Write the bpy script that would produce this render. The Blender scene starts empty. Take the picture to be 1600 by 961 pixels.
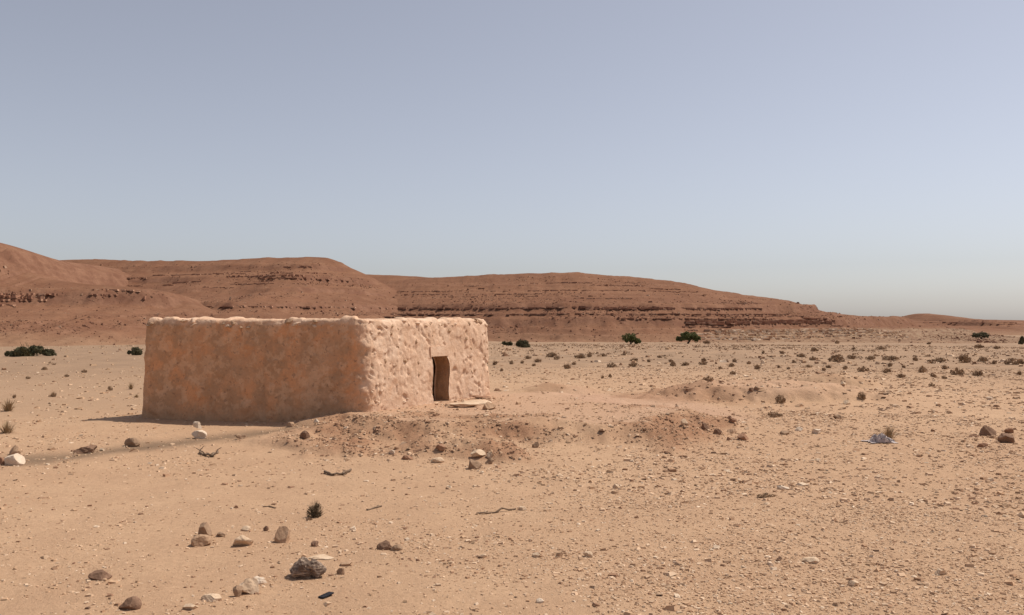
import bpy, math, random
import numpy as np

# ------------------------------------------------------------------ camera, sky, sun, exposure
F_PX = 1385.0                     # focal length in pixels of the 1600 px wide photograph
EYE = 2.8                         # eye height above the ground in metres
HORIZON = 500.0
scene = bpy.context.scene
COL = scene.collection

cam_data = bpy.data.cameras.new('camera')
cam = bpy.data.objects.new('camera', cam_data)
COL.objects.link(cam)
cam.location = (0.0, 0.0, EYE)
cam.rotation_euler = (math.radians(90.0) + math.atan((HORIZON - 480.5) / F_PX), 0.0, 0.0)
cam_data.sensor_width = 36.0
cam_data.lens = 36.0 * F_PX / 1600.0
cam_data.clip_start = 0.1
cam_data.clip_end = 20000.0
scene.camera = cam

SUN_EL = math.radians(58.0)
SUN_AZ = math.radians(67.0)       # clockwise from +Y (the viewing direction) towards +X (right)
world = bpy.data.worlds.new('World')
scene.world = world
world.use_nodes = True
wn, wl = world.node_tree.nodes, world.node_tree.links
wn.clear()
sky = wn.new('ShaderNodeTexSky')
sky.sky_type = 'NISHITA'
sky.sun_disc = False
sky.sun_elevation = SUN_EL
sky.sun_rotation = SUN_AZ
sky.altitude = 300.0
sky.air_density = 1.0
sky.dust_density = 1.2
sky.ozone_density = 3.0
hs = wn.new('ShaderNodeHueSaturation')
hs.inputs['Saturation'].default_value = 0.45
bg = wn.new('ShaderNodeBackground')
bg.inputs['Strength'].default_value = 0.107
wo = wn.new('ShaderNodeOutputWorld')
wl.new(sky.outputs[0], hs.inputs['Color'])
tint = wn.new('ShaderNodeMix')
tint.data_type = 'RGBA'
tint.blend_type = 'MULTIPLY'
tint.inputs[0].default_value = 1.0
tint.inputs[7].default_value = (1.025, 0.992, 1.015, 1.0)
wl.new(hs.outputs[0], tint.inputs[6])
wl.new(tint.outputs[2], bg.inputs['Color'])
wl.new(bg.outputs[0], wo.inputs['Surface'])

sun_data = bpy.data.lights.new('sun', 'SUN')
sun_data.energy = 4.35
sun_data.angle = math.radians(0.6)
sun_data.color = (1.0, 0.94, 0.85)
sun = bpy.data.objects.new('sun', sun_data)
COL.objects.link(sun)
sun.location = (40.0, 20.0, 60.0)
sun.rotation_euler = (math.pi / 2 - SUN_EL, 0.0, math.pi - SUN_AZ)

scene.view_settings.view_transform = 'Standard'
scene.view_settings.look = 'None'
scene.view_settings.gamma = 1.0
scene.view_settings.use_curve_mapping = False
scene.view_settings.exposure = 0.0

# ------------------------------------------------------------------ numeric helpers
RNG = np.random.default_rng(7)
random.seed(7)


def _h(ix, iy, seed):
    a = (ix.astype(np.int64) * 374761393 + iy.astype(np.int64) * 668265263 + seed * 974634777) & 0xFFFFFFFF
    a = ((a ^ (a >> 13)) * 1274126177) & 0xFFFFFFFF
    a = ((a ^ (a >> 16)) * 2246822519) & 0xFFFFFFFF
    a = a ^ (a >> 15)
    return a.astype(np.float64) / 4294967295.0


def vnoise(x, y, seed=0):
    x = np.asarray(x, float); y = np.asarray(y, float)
    ix = np.floor(x); iy = np.floor(y)
    fx = x - ix; fy = y - iy
    fx = fx * fx * fx * (fx * (fx * 6 - 15) + 10); fy = fy * fy * fy * (fy * (fy * 6 - 15) + 10)
    a = _h(ix, iy, seed); b = _h(ix + 1, iy, seed)
    c = _h(ix, iy + 1, seed); d = _h(ix + 1, iy + 1, seed)
    return (a + (b - a) * fx) * (1 - fy) + (c + (d - c) * fx) * fy


def fbm(x, y, octaves=4, seed=0, gain=0.5):
    x = np.asarray(x, float); y = np.asarray(y, float)
    s = 0.0; a = 1.0; t = 0.0
    for k in range(octaves):
        xr = x * 0.8 - y * 0.6 + 17.3 * k
        yr = x * 0.6 + y * 0.8 - 9.1 * k
        s = s + a * (vnoise(xr, yr, seed + k) * 2 - 1)
        t += a; a *= gain
        x = x * 2.03; y = y * 2.03
    return s / t


def worley(x, y, seed=0):
    """distance to the nearest jittered point and that cell's random value"""
    ix = np.floor(x); iy = np.floor(y)
    best = np.full(np.shape(x), 9.0); val = np.zeros(np.shape(x))
    for dx in (-1, 0, 1):
        for dy in (-1, 0, 1):
            cx = ix + dx; cy = iy + dy
            px = cx + _h(cx, cy, seed); py = cy + _h(cx, cy, seed + 11)
            d = np.hypot(px - x, py - y)
            m = d < best
            best = np.where(m, d, best)
            val = np.where(m, _h(cx, cy, seed + 23), val)
    return best, val


def sstep(a, b, x):
    t = np.clip((x - a) / (b - a), 0.0, 1.0)
    return t * t * (3 - 2 * t)


def make_mesh(name, verts, faces, smooth=False):
    """verts (N,3), faces (M,k) integer array or a list of such arrays"""
    if isinstance(faces, np.ndarray):
        faces = [faces]
    faces = [np.asarray(f, np.int32) for f in faces if len(f)]
    me = bpy.data.meshes.new(name)
    verts = np.ascontiguousarray(verts, np.float32)
    me.vertices.add(len(verts))
    me.vertices.foreach_set('co', verts.ravel())
    loops = np.concatenate([f.ravel() for f in faces])
    sizes = np.concatenate([np.full(len(f), f.shape[1], np.int32) for f in faces])
    starts = np.concatenate([[0], np.cumsum(sizes)[:-1]]).astype(np.int32)
    me.loops.add(len(loops))
    me.loops.foreach_set('vertex_index', loops.astype(np.int32))
    me.polygons.add(len(sizes))
    me.polygons.foreach_set('loop_start', starts)
    me.polygons.foreach_set('loop_total', sizes)
    me.polygons.foreach_set('use_smooth', np.full(len(sizes), smooth, bool))
    me.update(calc_edges=True)
    me.validate()
    return me


def attr(me, name, values):
    a = me.attributes.new(name, 'FLOAT', 'POINT')
    a.data.foreach_set('value', np.ascontiguousarray(values, np.float32).ravel())


def color_attr(me, name, values):
    a = me.attributes.new(name, 'FLOAT_COLOR', 'POINT')
    v = np.ones((len(values), 4), np.float32); v[:, :3] = values
    a.data.foreach_set('color', v.ravel())


def obj(name, me, mat, parent=None, loc=None):
    o = bpy.data.objects.new(name, me)
    COL.objects.link(o)
    if mat is not None and me is not None and not me.materials:
        me.materials.append(mat)
    if parent is not None:
        o.parent = parent
    if loc is not None:
        o.location = loc
    return o


def tag(o, label=None, cat=None, group=None, kind=None):
    if label: o['label'] = label
    if cat: o['category'] = cat
    if group: o['group'] = group
    if kind: o['kind'] = kind
    return o


def grid_faces(nu, nv, wrap=False):
    i = np.arange(nu if wrap else nu - 1); j = np.arange(nv - 1)
    I, J = np.meshgrid(i, j, indexing='ij')
    I2 = (I + 1) % nu
    return np.stack([I * nv + J, I2 * nv + J, I2 * nv + J + 1, I * nv + J + 1], -1).reshape(-1, 4)


# ------------------------------------------------------------------ materials
class NT:
    def __init__(self, name, rough=0.9, spec=0.15):
        self.m = bpy.data.materials.new(name)
        self.m.use_nodes = True
        self.t = self.m.node_tree
        self.n, self.l = self.t.nodes, self.t.links
        self.b = self.n['Principled BSDF']
        self.b.inputs['Roughness'].default_value = rough
        self.b.inputs['Specular IOR Level'].default_value = spec
        self.co = self.n.new('ShaderNodeTexCoord').outputs['Object']

    def put(self, sock, v):
        if hasattr(v, 'is_output'):
            self.l.new(v, sock)
        elif isinstance(v, (tuple, list)):
            sock.default_value = tuple(v) + ((1.0,) if len(v) == 3 and len(sock.default_value) == 4 else ())
        else:
            sock.default_value = v

    def noise(self, scale, detail=4, rough=0.55, vec=None, stretch=None):
        nd = self.n.new('ShaderNodeTexNoise')
        nd.inputs['Scale'].default_value = scale
        nd.inputs['Detail'].default_value = detail
        nd.inputs['Roughness'].default_value = rough
        v = vec or self.co
        if stretch:
            mp = self.n.new('ShaderNodeMapping')
            mp.inputs['Scale'].default_value = stretch
            self.l.new(v, mp.inputs['Vector'])
            v = mp.outputs[0]
        self.l.new(v, nd.inputs['Vector'])
        return nd.outputs['Fac']

    def voronoi(self, scale, out='Distance'):
        nd = self.n.new('ShaderNodeTexVoronoi')
        nd.inputs['Scale'].default_value = scale
        self.l.new(self.co, nd.inputs['Vector'])
        return nd.outputs[out]

    def ramp(self, fac, a, b):
        nd = self.n.new('ShaderNodeMapRange')
        nd.inputs['From Min'].default_value = a
        nd.inputs['From Max'].default_value = b
        nd.interpolation_type = 'SMOOTHSTEP'
        self.put(nd.inputs['Value'], fac)
        return nd.outputs[0]

    def mix(self, fac, a, b, mode='MIX'):
        nd = self.n.new('ShaderNodeMix')
        nd.data_type = 'RGBA'
        nd.blend_type = mode
        self.put(nd.inputs[0], fac)
        self.put(nd.inputs[6], a)
        self.put(nd.inputs[7], b)
        return nd.outputs[2]

    def math(self, op, a, b=0.0):
        nd = self.n.new('ShaderNodeMath')
        nd.operation = op
        self.put(nd.inputs[0], a)
        self.put(nd.inputs[1], b)
        return nd.outputs[0]

    def attr(self, name, out='Fac'):
        nd = self.n.new('ShaderNodeAttribute')
        nd.attribute_name = name
        return nd.outputs[out]

    def slope(self):
        g = self.n.new('ShaderNodeNewGeometry')
        s = self.n.new('ShaderNodeSeparateXYZ')
        self.l.new(g.outputs['True Normal'], s.inputs[0])
        return s.outputs['Z']

    def color(self, c):
        self.put(self.b.inputs['Base Color'], c)

    def bump(self, h, strength=0.5, dist=0.02):
        nd = self.n.new('ShaderNodeBump')
        nd.inputs['Strength'].default_value = strength
        nd.inputs['Distance'].default_value = dist
        self.put(nd.inputs['Height'], h)
        if self.b.inputs['Normal'].is_linked:
            self.l.new(self.b.inputs['Normal'].links[0].from_socket, nd.inputs['Normal'])
        self.l.new(nd.outputs[0], self.b.inputs['Normal'])


def ground_material():
    k = NT('stony_ground', 0.95, 0.08)
    big = k.ramp(k.noise(0.09, 4), 0.35, 0.65)
    mid = k.ramp(k.noise(0.9, 5, 0.6), 0.3, 0.7)
    fine = k.ramp(k.noise(14.0, 5, 0.7), 0.32, 0.68)
    grit = k.ramp(k.noise(60.0, 3, 0.7), 0.35, 0.65)
    c = k.mix(big, (0.485, 0.298, 0.178), (0.525, 0.335, 0.205))
    c = k.mix(k.math('MULTIPLY', mid, 0.5), c, (0.395, 0.234, 0.140))
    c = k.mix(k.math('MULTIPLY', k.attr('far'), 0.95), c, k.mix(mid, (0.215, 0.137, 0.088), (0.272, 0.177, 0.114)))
    c = k.mix(k.attr('pink'), c, k.mix(mid, (0.46, 0.27, 0.175), (0.50, 0.31, 0.205)))
    c = k.mix(k.attr('red'), c, k.mix(fine, (0.25, 0.112, 0.058), (0.37, 0.19, 0.105)))
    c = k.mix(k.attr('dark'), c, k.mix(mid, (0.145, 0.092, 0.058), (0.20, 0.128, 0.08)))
    c = k.mix(k.math('MULTIPLY', fine, 0.45), c, k.mix(0.6, c, (0.22, 0.125, 0.065)))
    c = k.mix(k.math('MULTIPLY', grit, 0.30), c, k.mix(0.5, c, (0.66, 0.48, 0.33)))
    k.color(c)
    k.bump(k.noise(7.0, 6, 0.75), 0.75, 0.045)
    k.bump(k.noise(40.0, 5, 0.75), 0.8, 0.014)
    return k.m


def hill_material():
    k = NT('red_hillside', 0.95, 0.06)
    big = k.ramp(k.noise(0.022, 4), 0.35, 0.65)
    mid = k.ramp(k.noise(0.16, 6, 0.65), 0.35, 0.65)
    fine = k.ramp(k.noise(0.9, 5, 0.75), 0.35, 0.65)
    strata = k.ramp(k.noise(1.0, 4, 0.6, stretch=(0.012, 0.012, 0.55)), 0.38, 0.62)
    c = k.mix(big, (0.238, 0.114, 0.064), (0.196, 0.090, 0.051))
    c = k.mix(k.math('MULTIPLY', mid, 0.45), c, (0.285, 0.153, 0.090))
    c = k.mix(k.math('MULTIPLY', strata, 0.40), c, (0.16, 0.072, 0.042))
    rock = k.math('SUBTRACT', 1.0, k.ramp(k.slope(), 0.70, 0.93))
    c = k.mix(k.math('MULTIPLY', rock, 0.75), c, k.mix(mid, (0.18, 0.085, 0.054), (0.27, 0.14, 0.088)))
    pale = k.math('MULTIPLY', k.attr('pale'), k.math('ADD', 0.55, k.math('MULTIPLY', fine, 0.45)))
    c = k.mix(pale, c, k.mix(k.ramp(k.noise(0.5, 4, 0.6, stretch=(1, 1, 0.25)), 0.4, 0.6), (0.24, 0.145, 0.09), (0.38, 0.265, 0.17)))
    c = k.mix(k.attr('sand'), c, k.mix(mid, (0.28, 0.160, 0.094), (0.33, 0.197, 0.118)))
    c = k.mix(k.math('MULTIPLY', fine, 0.25), c, (0.13, 0.07, 0.045))
    spk = k.ramp(k.noise(1.0, 5, 0.8, stretch=(0.30, 0.30, 1.6)), 0.56, 0.68)
    c = k.mix(k.math('MULTIPLY', spk, 0.55), c, (0.105, 0.052, 0.033))
    spl = k.ramp(k.noise(1.0, 5, 0.8, stretch=(0.45, 0.45, 2.2)), 0.60, 0.70)
    c = k.mix(k.math('MULTIPLY', spl, 0.40), c, (0.36, 0.22, 0.14))
    k.color(c)
    k.bump(k.noise(0.5, 6, 0.75), 0.5, 0.6)
    return k.m


def plaster_material():
    k = NT('mud_plaster', 0.95, 0.08)
    big = k.ramp(k.noise(0.9, 4, 0.6), 0.36, 0.64)
    mid = k.ramp(k.noise(3.2, 6, 0.65), 0.36, 0.64)
    fine = k.ramp(k.noise(16.0, 5, 0.7), 0.35, 0.65)
    streak = k.ramp(k.noise(2.4, 5, 0.6, stretch=(1.6, 1.6, 0.35)), 0.40, 0.62)
    blot = k.ramp(k.noise(1.7, 6, 0.62), 0.44, 0.58)
    blot2 = k.ramp(k.noise(2.9, 6, 0.66), 0.50, 0.58)
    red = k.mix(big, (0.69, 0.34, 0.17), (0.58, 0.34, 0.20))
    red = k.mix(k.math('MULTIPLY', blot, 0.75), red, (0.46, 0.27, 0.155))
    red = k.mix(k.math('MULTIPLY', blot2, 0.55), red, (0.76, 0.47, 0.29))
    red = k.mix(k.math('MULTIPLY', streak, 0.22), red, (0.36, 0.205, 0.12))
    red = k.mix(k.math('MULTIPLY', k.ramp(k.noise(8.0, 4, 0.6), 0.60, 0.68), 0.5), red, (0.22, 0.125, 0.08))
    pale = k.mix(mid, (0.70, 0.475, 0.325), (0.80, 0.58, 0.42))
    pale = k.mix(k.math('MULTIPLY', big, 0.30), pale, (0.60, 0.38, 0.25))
    c = k.mix(k.attr('pale'), red, pale)  # pale tone paints sunlight into the right wall and parapet top
    c = k.mix(k.attr('stain_shade'), c, k.mix(mid, (0.36, 0.22, 0.13), (0.46, 0.28, 0.165)))  # splash stain at the wall foot, painted shade inside the doorway
    c = k.mix(k.math('MULTIPLY', fine, 0.22), c, k.mix(0.6, c, (0.2, 0.11, 0.07)))
    k.color(c)
    k.bump(k.noise(9.0, 6, 0.75), 0.7, 0.04)
    k.bump(k.noise(40.0, 4, 0.7), 0.5, 0.010)
    return k.m


def stone_material(name, c1, c2, scale=6.0, vein=None):
    k = NT(name, 0.9, 0.15)
    n1 = k.ramp(k.noise(scale, 6, 0.65), 0.32, 0.68)
    n2 = k.ramp(k.noise(scale * 5, 4, 0.7), 0.4, 0.7)
    c = k.mix(n1, c1, c2)
    c = k.mix(k.math('MULTIPLY', n2, 0.3), c, tuple(v * 0.55 for v in c1))
    if vein:
        v = k.ramp(k.noise(scale * 1.3, 3, 0.5, stretch=(1.0, 2.5, 5.0)), 0.50, 0.60)
        c = k.mix(k.math('MULTIPLY', v, 0.8), c, vein)
    k.color(c)
    k.bump(k.noise(scale * 3, 6, 0.7), 0.6, 0.02)
    return k.m


def gravel_material():
    k = NT('gravel_chips', 0.92, 0.12)
    c = k.attr('tint', 'Color')
    n = k.ramp(k.noise(30.0, 3, 0.6), 0.35, 0.65)
    k.color(k.mix(k.math('MULTIPLY', n, 0.35), c, k.mix(0.5, c, (0.25, 0.15, 0.09))))
    return k.m


def leaf_material(name, c1, c2, trans=0.15):
    k = NT(name, 0.75, 0.2)
    n = k.ramp(k.noise(1.7, 4, 0.6), 0.35, 0.65)
    n2 = k.attr('tint')
    k.color(k.mix(n2, k.mix(n, c1, c2), tuple(min(1, v * 1.7) for v in c2)))
    return k.m


M_GROUND = ground_material()
M_HILL = hill_material()
M_PLASTER = plaster_material()
M_GRAVEL = gravel_material()
M_STONE = {
    'tan': stone_material('tan_stone', (0.39, 0.24, 0.145), (0.50, 0.325, 0.205)),
    'pale': stone_material('pale_stone', (0.55, 0.385, 0.25), (0.66, 0.485, 0.335)),
    'white': stone_material('whitish_stone', (0.62, 0.475, 0.345), (0.72, 0.575, 0.44)),
    'brown': stone_material('brown_stone', (0.19, 0.108, 0.068), (0.29, 0.17, 0.108)),
    'red': stone_material('reddish_stone', (0.27, 0.14, 0.082), (0.37, 0.21, 0.13)),
    'grey': stone_material('grey_stone', (0.29, 0.18, 0.112), (0.38, 0.25, 0.16)),
    'dark': stone_material('dark_veined_stone', (0.135, 0.092, 0.068), (0.22, 0.155, 0.115), 7.0, (0.40, 0.295, 0.215)),
    'wall': stone_material('wall_stone', (0.58, 0.385, 0.26), (0.72, 0.51, 0.36)),
}
M_TREE = leaf_material('tree_leaves', (0.060, 0.074, 0.024), (0.112, 0.122, 0.042))
M_BUSH = leaf_material('bush_leaves', (0.050, 0.048, 0.024), (0.090, 0.080, 0.040))
M_DRY = leaf_material('dry_shrub_twigs', (0.23, 0.148, 0.088), (0.31, 0.205, 0.125))
M_STRAW = leaf_material('dry_grass', (0.20, 0.135, 0.075), (0.27, 0.185, 0.105))
M_BARK = stone_material('bark', (0.075, 0.055, 0.038), (0.12, 0.088, 0.06), 4.0)
M_WOOD = stone_material('dead_wood', (0.16, 0.105, 0.068), (0.24, 0.165, 0.11), 9.0)
M_BLACK = stone_material('black_plate', (0.020, 0.020, 0.024), (0.032, 0.032, 0.038), 20.0)

# ------------------------------------------------------------------ the ground
HUT = np.array([(-10.7, 25.5), (-3.9, 23.5), (-0.67, 29.0), (-7.47, 31.0)])     # footprint corners, counter-clockwise


def ell(x, y, cx, cy, rx, ry, rot=0.0):
    c, s = math.cos(rot), math.sin(rot)
    dx, dy = x - cx, y - cy
    return np.hypot((dx * c + dy * s) / rx, (-dx * s + dy * c) / ry)


def seg_dist(x, y, pts):
    best = np.full(np.shape(x), 1e9)
    for (ax, ay), (bx, by) in zip(pts[:-1], pts[1:]):
        vx, vy = bx - ax, by - ay
        t = np.clip(((x - ax) * vx + (y - ay) * vy) / (vx * vx + vy * vy), 0, 1)
        best = np.minimum(best, np.hypot(x - ax - t * vx, y - ay - t * vy))
    return best


BANK = [(-9.6, 18.0), (-7.9, 20.2), (-6.3, 21.9), (-4.6, 22.5)]


def platform(x, y):
    w = fbm(x * 0.7, y * 0.7, 4, 31) * 0.42
    a = np.minimum(ell(x, y, -1.5, 25.1, 5.4, 5.7), ell(x, y, 1.7, 23.9, 3.5, 3.9))
    a = np.minimum(a, ell(x, y, 0.0, 27.0, 4.2, 4.5)) + w
    left = sstep(-6.6, -4.1, x + (y - 24) * -0.15)
    return sstep(1.26, 0.60, a) * left, a


def masks(x, y):
    p, a = platform(x, y)
    r = np.hypot(x, y)
    slope = np.clip(sstep(1.30, 1.02, a) * sstep(0.52, 0.80, a), 0, 1) * sstep(27.5, 25.0, y + 0.1 * x) * sstep(-6.0, -4.0, x)
    n = fbm(x * 1.1, y * 1.1, 4, 41)
    m2 = sstep(1.0, 0.55, ell(x, y, 9.4, 32.6, 4.6, 3.0) + 0.3 * n)
    m3 = sstep(1.0, 0.3, ell(x, y, 14.2, 39.0, 2.4, 1.8) + 0.3 * n)
    m4 = sstep(1.0, 0.3, ell(x, y, 1.8, 34.5, 2.4, 1.5) + 0.3 * n)
    scarp = sstep(0.6, 0.1, np.abs(ell(x, y, 9.4, 32.6, 4.6, 3.0) + 0.3 * n - 0.8)) * sstep(8.6, 7.0, x + 0.4 * n)
    return p, slope, m2, m3, m4, scarp, n, r


def G(x, y):
    x = np.asarray(x, float); y = np.asarray(y, float)
    p, slope, m2, m3, m4, scarp, n, r = masks(x, y)
    z = np.interp(r, [0, 32, 60, 100, 150, 250, 400, 600, 1000, 6000], [0, 0, -.2, -.8, -1.7, -3.7, -6, -8, -11, -30])
    near = sstep(300, 40, r)
    z = z + near * (0.05 * fbm(x * 0.22, y * 0.22, 3, 3) + 0.022 * fbm(x * 1.3, y * 1.3, 3, 5))
    z = z + sstep(36, 60, r) * (0.22 * fbm(x * 0.06, y * 0.06, 3, 9) + 0.08 * fbm(x * .4, y * .4, 3, 10))
    z = z + p * 0.36 + slope * (0.14 * fbm(x * 1.3, y * 1.3, 5, 51, 0.66) + 0.06)
    z = z + m2 * (0.46 + 0.18 * n) + m3 * (0.48 + 0.2 * n) + m4 * (0.28 + 0.2 * n) + scarp * 0.10 * fbm(x * 2.2, y * 2.2, 4, 53)
    d = seg_dist(x, y, BANK)
    z = z - 0.05 * np.exp(-(d / 1.0) ** 2)
    return z


def soil(x, y):
    p, slope, m2, m3, m4, scarp, n, r = masks(x, y)
    f2 = fbm(x * 0.5, y * 0.5, 4, 61)
    red = np.clip(slope * (0.72 + 1.0 * fbm(x * 0.9, y * 0.9, 4, 77)), 0, 1) * 0.9 + 0.6 * scarp + 0.5 * m3 * sstep(-.2, .3, n) + 0.5 * m4 * sstep(-.1, .4, n)
    path = sstep(1.0, 0.5, ell(x, y, 4.2, 29.5, 3.2, 7.0, 0.25) + 0.25 * f2)
    pink = np.clip(0.8 * path + 0.55 * m2 + 0.55 * p * (1 - slope), 0, 1)
    far = sstep(34, 70, r) * (0.75 + 0.5 * f2)
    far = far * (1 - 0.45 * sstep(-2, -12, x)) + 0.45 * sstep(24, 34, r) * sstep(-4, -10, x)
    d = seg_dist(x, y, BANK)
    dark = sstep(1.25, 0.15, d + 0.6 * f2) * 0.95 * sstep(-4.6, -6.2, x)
    return np.clip(red, 0, 1), np.clip(pink, 0, 1), np.clip(far, 0, 1), np.clip(dark, 0, 1), path


def build_ground():
    r = [0.4, 1.2, 2.2, 3.4, 4.6, 5.6, 6.4]
    while r[-1] < 6500:
        q = r[-1]
        if q < 46:
            st = min(0.065 + max(0, q - 8) * 0.007, 0.14)
        elif q < 120:
            st = 0.16 + (q - 46) * 0.022
        else:
            st = q * 0.03
        r.append(q + st)
    r = np.array(r)
    fine = np.radians(np.linspace(-35, 35, 561))
    coarse = np.radians(np.linspace(35, 325, 60))[1:-1]
    th = np.concatenate([fine, coarse])
    T, R = np.meshgrid(th, r, indexing='ij')
    X = R * np.sin(T); Y = R * np.cos(T)
    Z = G(X, Y)
    me = make_mesh('ground', np.stack([X, Y, Z], -1).reshape(-1, 3), grid_faces(len(th), len(r), True)[:, ::-1], True)
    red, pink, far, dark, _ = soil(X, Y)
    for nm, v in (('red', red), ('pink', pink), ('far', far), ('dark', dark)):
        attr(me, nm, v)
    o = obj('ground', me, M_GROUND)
    tag(o, 'tan stony desert ground spreading from the foreground to the hills', kind='structure')


build_ground()


def at(px, py):
    """the ground point seen at a pixel of the 1600 x 961 photograph"""
    u = (px - 800.0) / F_PX; w = (HORIZON - py) / F_PX
    d = np.concatenate([np.arange(4, 60, 0.02), np.arange(60, 420, 0.2)])
    hit = EYE + w * d <= G(u * d, d)
    k = int(np.argmax(hit)) if hit.any() else len(d) - 1
    return float(u * d[k]), float(d[k])


# ------------------------------------------------------------------ the hills
def remap(z, ledges):
    """squeeze slope into ledges: (height, half span, cliff share)"""
    zz = np.linspace(-15, 70, 1700)
    g = np.ones_like(zz)
    for z0, half, k in ledges:
        g += k * np.exp(-((zz - z0) / half) ** 2) - 0.35 * k * np.exp(-((zz - z0 - 2.2 * half) / (1.6 * half)) ** 2) * 0.6
    g = np.clip(g, 0.12, None)
    step = zz[1] - zz[0]
    c = np.cumsum(g) * step
    # keep the overall shape: only the departure from a smoothed profile is added
    m = int(5.0 / step)
    ker = np.exp(-0.5 * (np.arange(-m, m + 1) * step / 1.9) ** 2)
    ker /= ker.sum()
    ext = np.concatenate([c[0] - (c[1] - c[0]) * np.arange(m, 0, -1), c, c[-1] + (c[-1] - c[-2]) * np.arange(1, m + 1)])
    c = zz + c - np.convolve(ext, ker, 'valid')
    return np.interp(z, zz, c)


def build_hill(name, label, crest, yc, yf, ledges, seed, xr, yr, nx, ny, prof=1.25, rough=1.0, pale=None, sand=None, ledge_mask=None, wig=12.0, gull=0.06, crag=None, crest_rough=None):
    cx = np.array([(p - 800) / F_PX * yc for p, q in crest])
    cz = np.array([EYE + (HORIZON - q) / F_PX * yc for p, q in crest])
    xs = np.linspace(*[(p - 800) / F_PX * yc for p in xr], nx)
    ys = yr[0] + (yr[1] - yr[0]) * np.linspace(0, 1, ny) ** 1.6
    X, Y = np.meshgrid(xs, ys, indexing='ij')
    # smooth crest interpolation
    H = np.interp(X, cx, cz)
    ker = np.hanning(9); ker /= ker.sum()
    h1 = np.interp(xs, cx, cz)
    pad = max(3, int(nx / 160))
    kk = np.hanning(2 * pad + 3); kk /= kk.sum()
    h1 = np.convolve(np.pad(h1, pad + 1, mode='edge'), kk, 'valid')
    h1 = h1 + 0.5 * rough * fbm(xs / 14.0, xs * 0 + seed, 4, seed)
    if crest_rough is not None:
        h1 = h1 + crest_rough(xs)
    H = h1[:, None] + 0 * Y
    yf_px = np.array([p for p, v in yf], float); yf_v = np.array([v for p, v in yf], float)
    FX = (yf_px - 800) / F_PX * yc
    foot = np.interp(X, FX, yf_v) + wig * fbm(X / 45.0, Y * 0 + 3.1, 3, seed + 2)
    base = G(X, Y) - 0.4
    t = (Y - foot) / (yc - foot)
    tc = np.clip(t, 0, 1)
    gully = fbm(X / 22.0, Y / 70.0, 4, seed + 4)
    P = tc ** prof
    P = P + gull * gully * np.sin(math.pi * tc)
    Z = base + (H - base) * P
    nz = 0.30 * fbm(X / 30.0, Y / 30.0, 3, seed + 6) + 0.16 * fbm(X / 4.0, Y / 9.0, 3, seed + 7)
    L = remap(Z + nz, ledges) - nz
    mask = sstep(-0.35, 0.1, fbm(X / 38.0, Z / 5.0, 3, seed + 8))
    if ledge_mask is not None:
        mask = np.maximum(mask * ledge_mask(X, Y, Z)[0], ledge_mask(X, Y, Z)[1])
    edge = sstep(1.0, 0.86, tc)
    Z = Z + (L - Z) * mask * edge * sstep(0, 0.05, tc)
    rub = sstep(0.05, 0.40, fbm(X / 26.0, Z / 3.2, 4, seed + 12)) * sstep(0.02, 0.1, tc)
    rid = 1 - np.abs(fbm(X / 3.2, Y / 3.2, 4, seed + 14, 0.6))
    Z = Z + rough * (0.34 * fbm(X / 9.0, Y / 9.0, 4, seed + 16) + 0.5 * fbm(X / 6.0, Y / 45.0, 4, seed + 18, 0.6) + rub * edge * 0.9 * (rid - 0.75)) * sstep(0, .1, tc)
    if crag is not None:
        Z = Z + crag(X, Y, Z, tc)
    back = sstep(0, 1, (Y - yc) / 60.0)
    Z = np.where(t > 1, H - back * 4.0 + 0.0 * Y, Z)
    Z = np.where(t <= 0, base - 0.6, Z)
    me = make_mesh(name, np.stack([X, Y, Z], -1).reshape(-1, 3), grid_faces(nx, ny), True)
    attr(me, 'pale', pale(X, Y, Z) if pale else 0 * Z)
    s0 = sstep(0.32, 0.02, tc) * 0.75
    attr(me, 'sand', s0 if sand is None else sand(X, Y, Z, tc))
    o = obj(name, me, M_HILL)
    tag(o, label, kind='structure')
    return X, Y, Z, t, rub


YC_A, YC_B, YC_C, YC_D, YC_E = 300.0, 420.0, 450.0, 1000.0, 720.0
hillA = build_hill('hill', 'reddish rocky spur with a crag at the left edge of the picture',
    [(-260, 360), (-120, 368), (-40, 374), (-6, 381), (8, 385), (20, 398), (36, 418), (75, 436), (150, 446), (200, 449), (245, 453), (268, 460), (285, 470), (320, 484), (380, 498), (460, 512), (560, 530)],
    YC_A, [(-300, 185), (0, 190), (200, 205), (300, 225), (420, 262), (600, 280)],
    [(14.5, 0.5, 3.0), (9.6, 0.7, 6.0), (22, 0.7, 4.0)], 101, (-260, 480), (175, 400), 400, 210, prof=1.05, rough=1.3, gull=0.05,
    ledge_mask=lambda X, Y, Z: (0.8 + 0 * X, sstep(12.5, 11.0, Z) * 0.95),
    crest_rough=lambda x: sstep(-156, -164, x) * (1.7 * fbm(x / 2.2, 0 * x, 4, 141, 0.6) - 0.3),
    crag=lambda X, Y, Z, tc: sstep(-158, -168, X) * sstep(17, 22, Z) * 2.2 * fbm(X / 5.0, Y / 6.0, 4, 131) + sstep(6.5, 8.5, Z) * sstep(12, 10, Z) * 0.9 * fbm(X / 3.0, Y / 5.0, 4, 133))
hillB = build_hill('hill', 'broad red-brown hill with a rounded dome behind the hut',
    [(-300, 415), (0, 413), (70, 406), (150, 404), (230, 408), (330, 406), (420, 403), (480, 401), (510, 402), (530, 408), (546, 417), (570, 429), (600, 444), (640, 464), (680, 477), (720, 487), (780, 497), (860, 508), (920, 530)],
    YC_B, [(-300, 300), (100, 310), (260, 300), (360, 270), (480, 240), (600, 255), (720, 290), (900, 330)],
    [(26.5, 0.7, 2.5), (7.5, 0.5, 3.0), (20, 0.5, 3.0), (14.5, 0.35, 2.5)], 202, (-120, 900), (225, 560), 440, 220, prof=1.15, rough=1.0)


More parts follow.
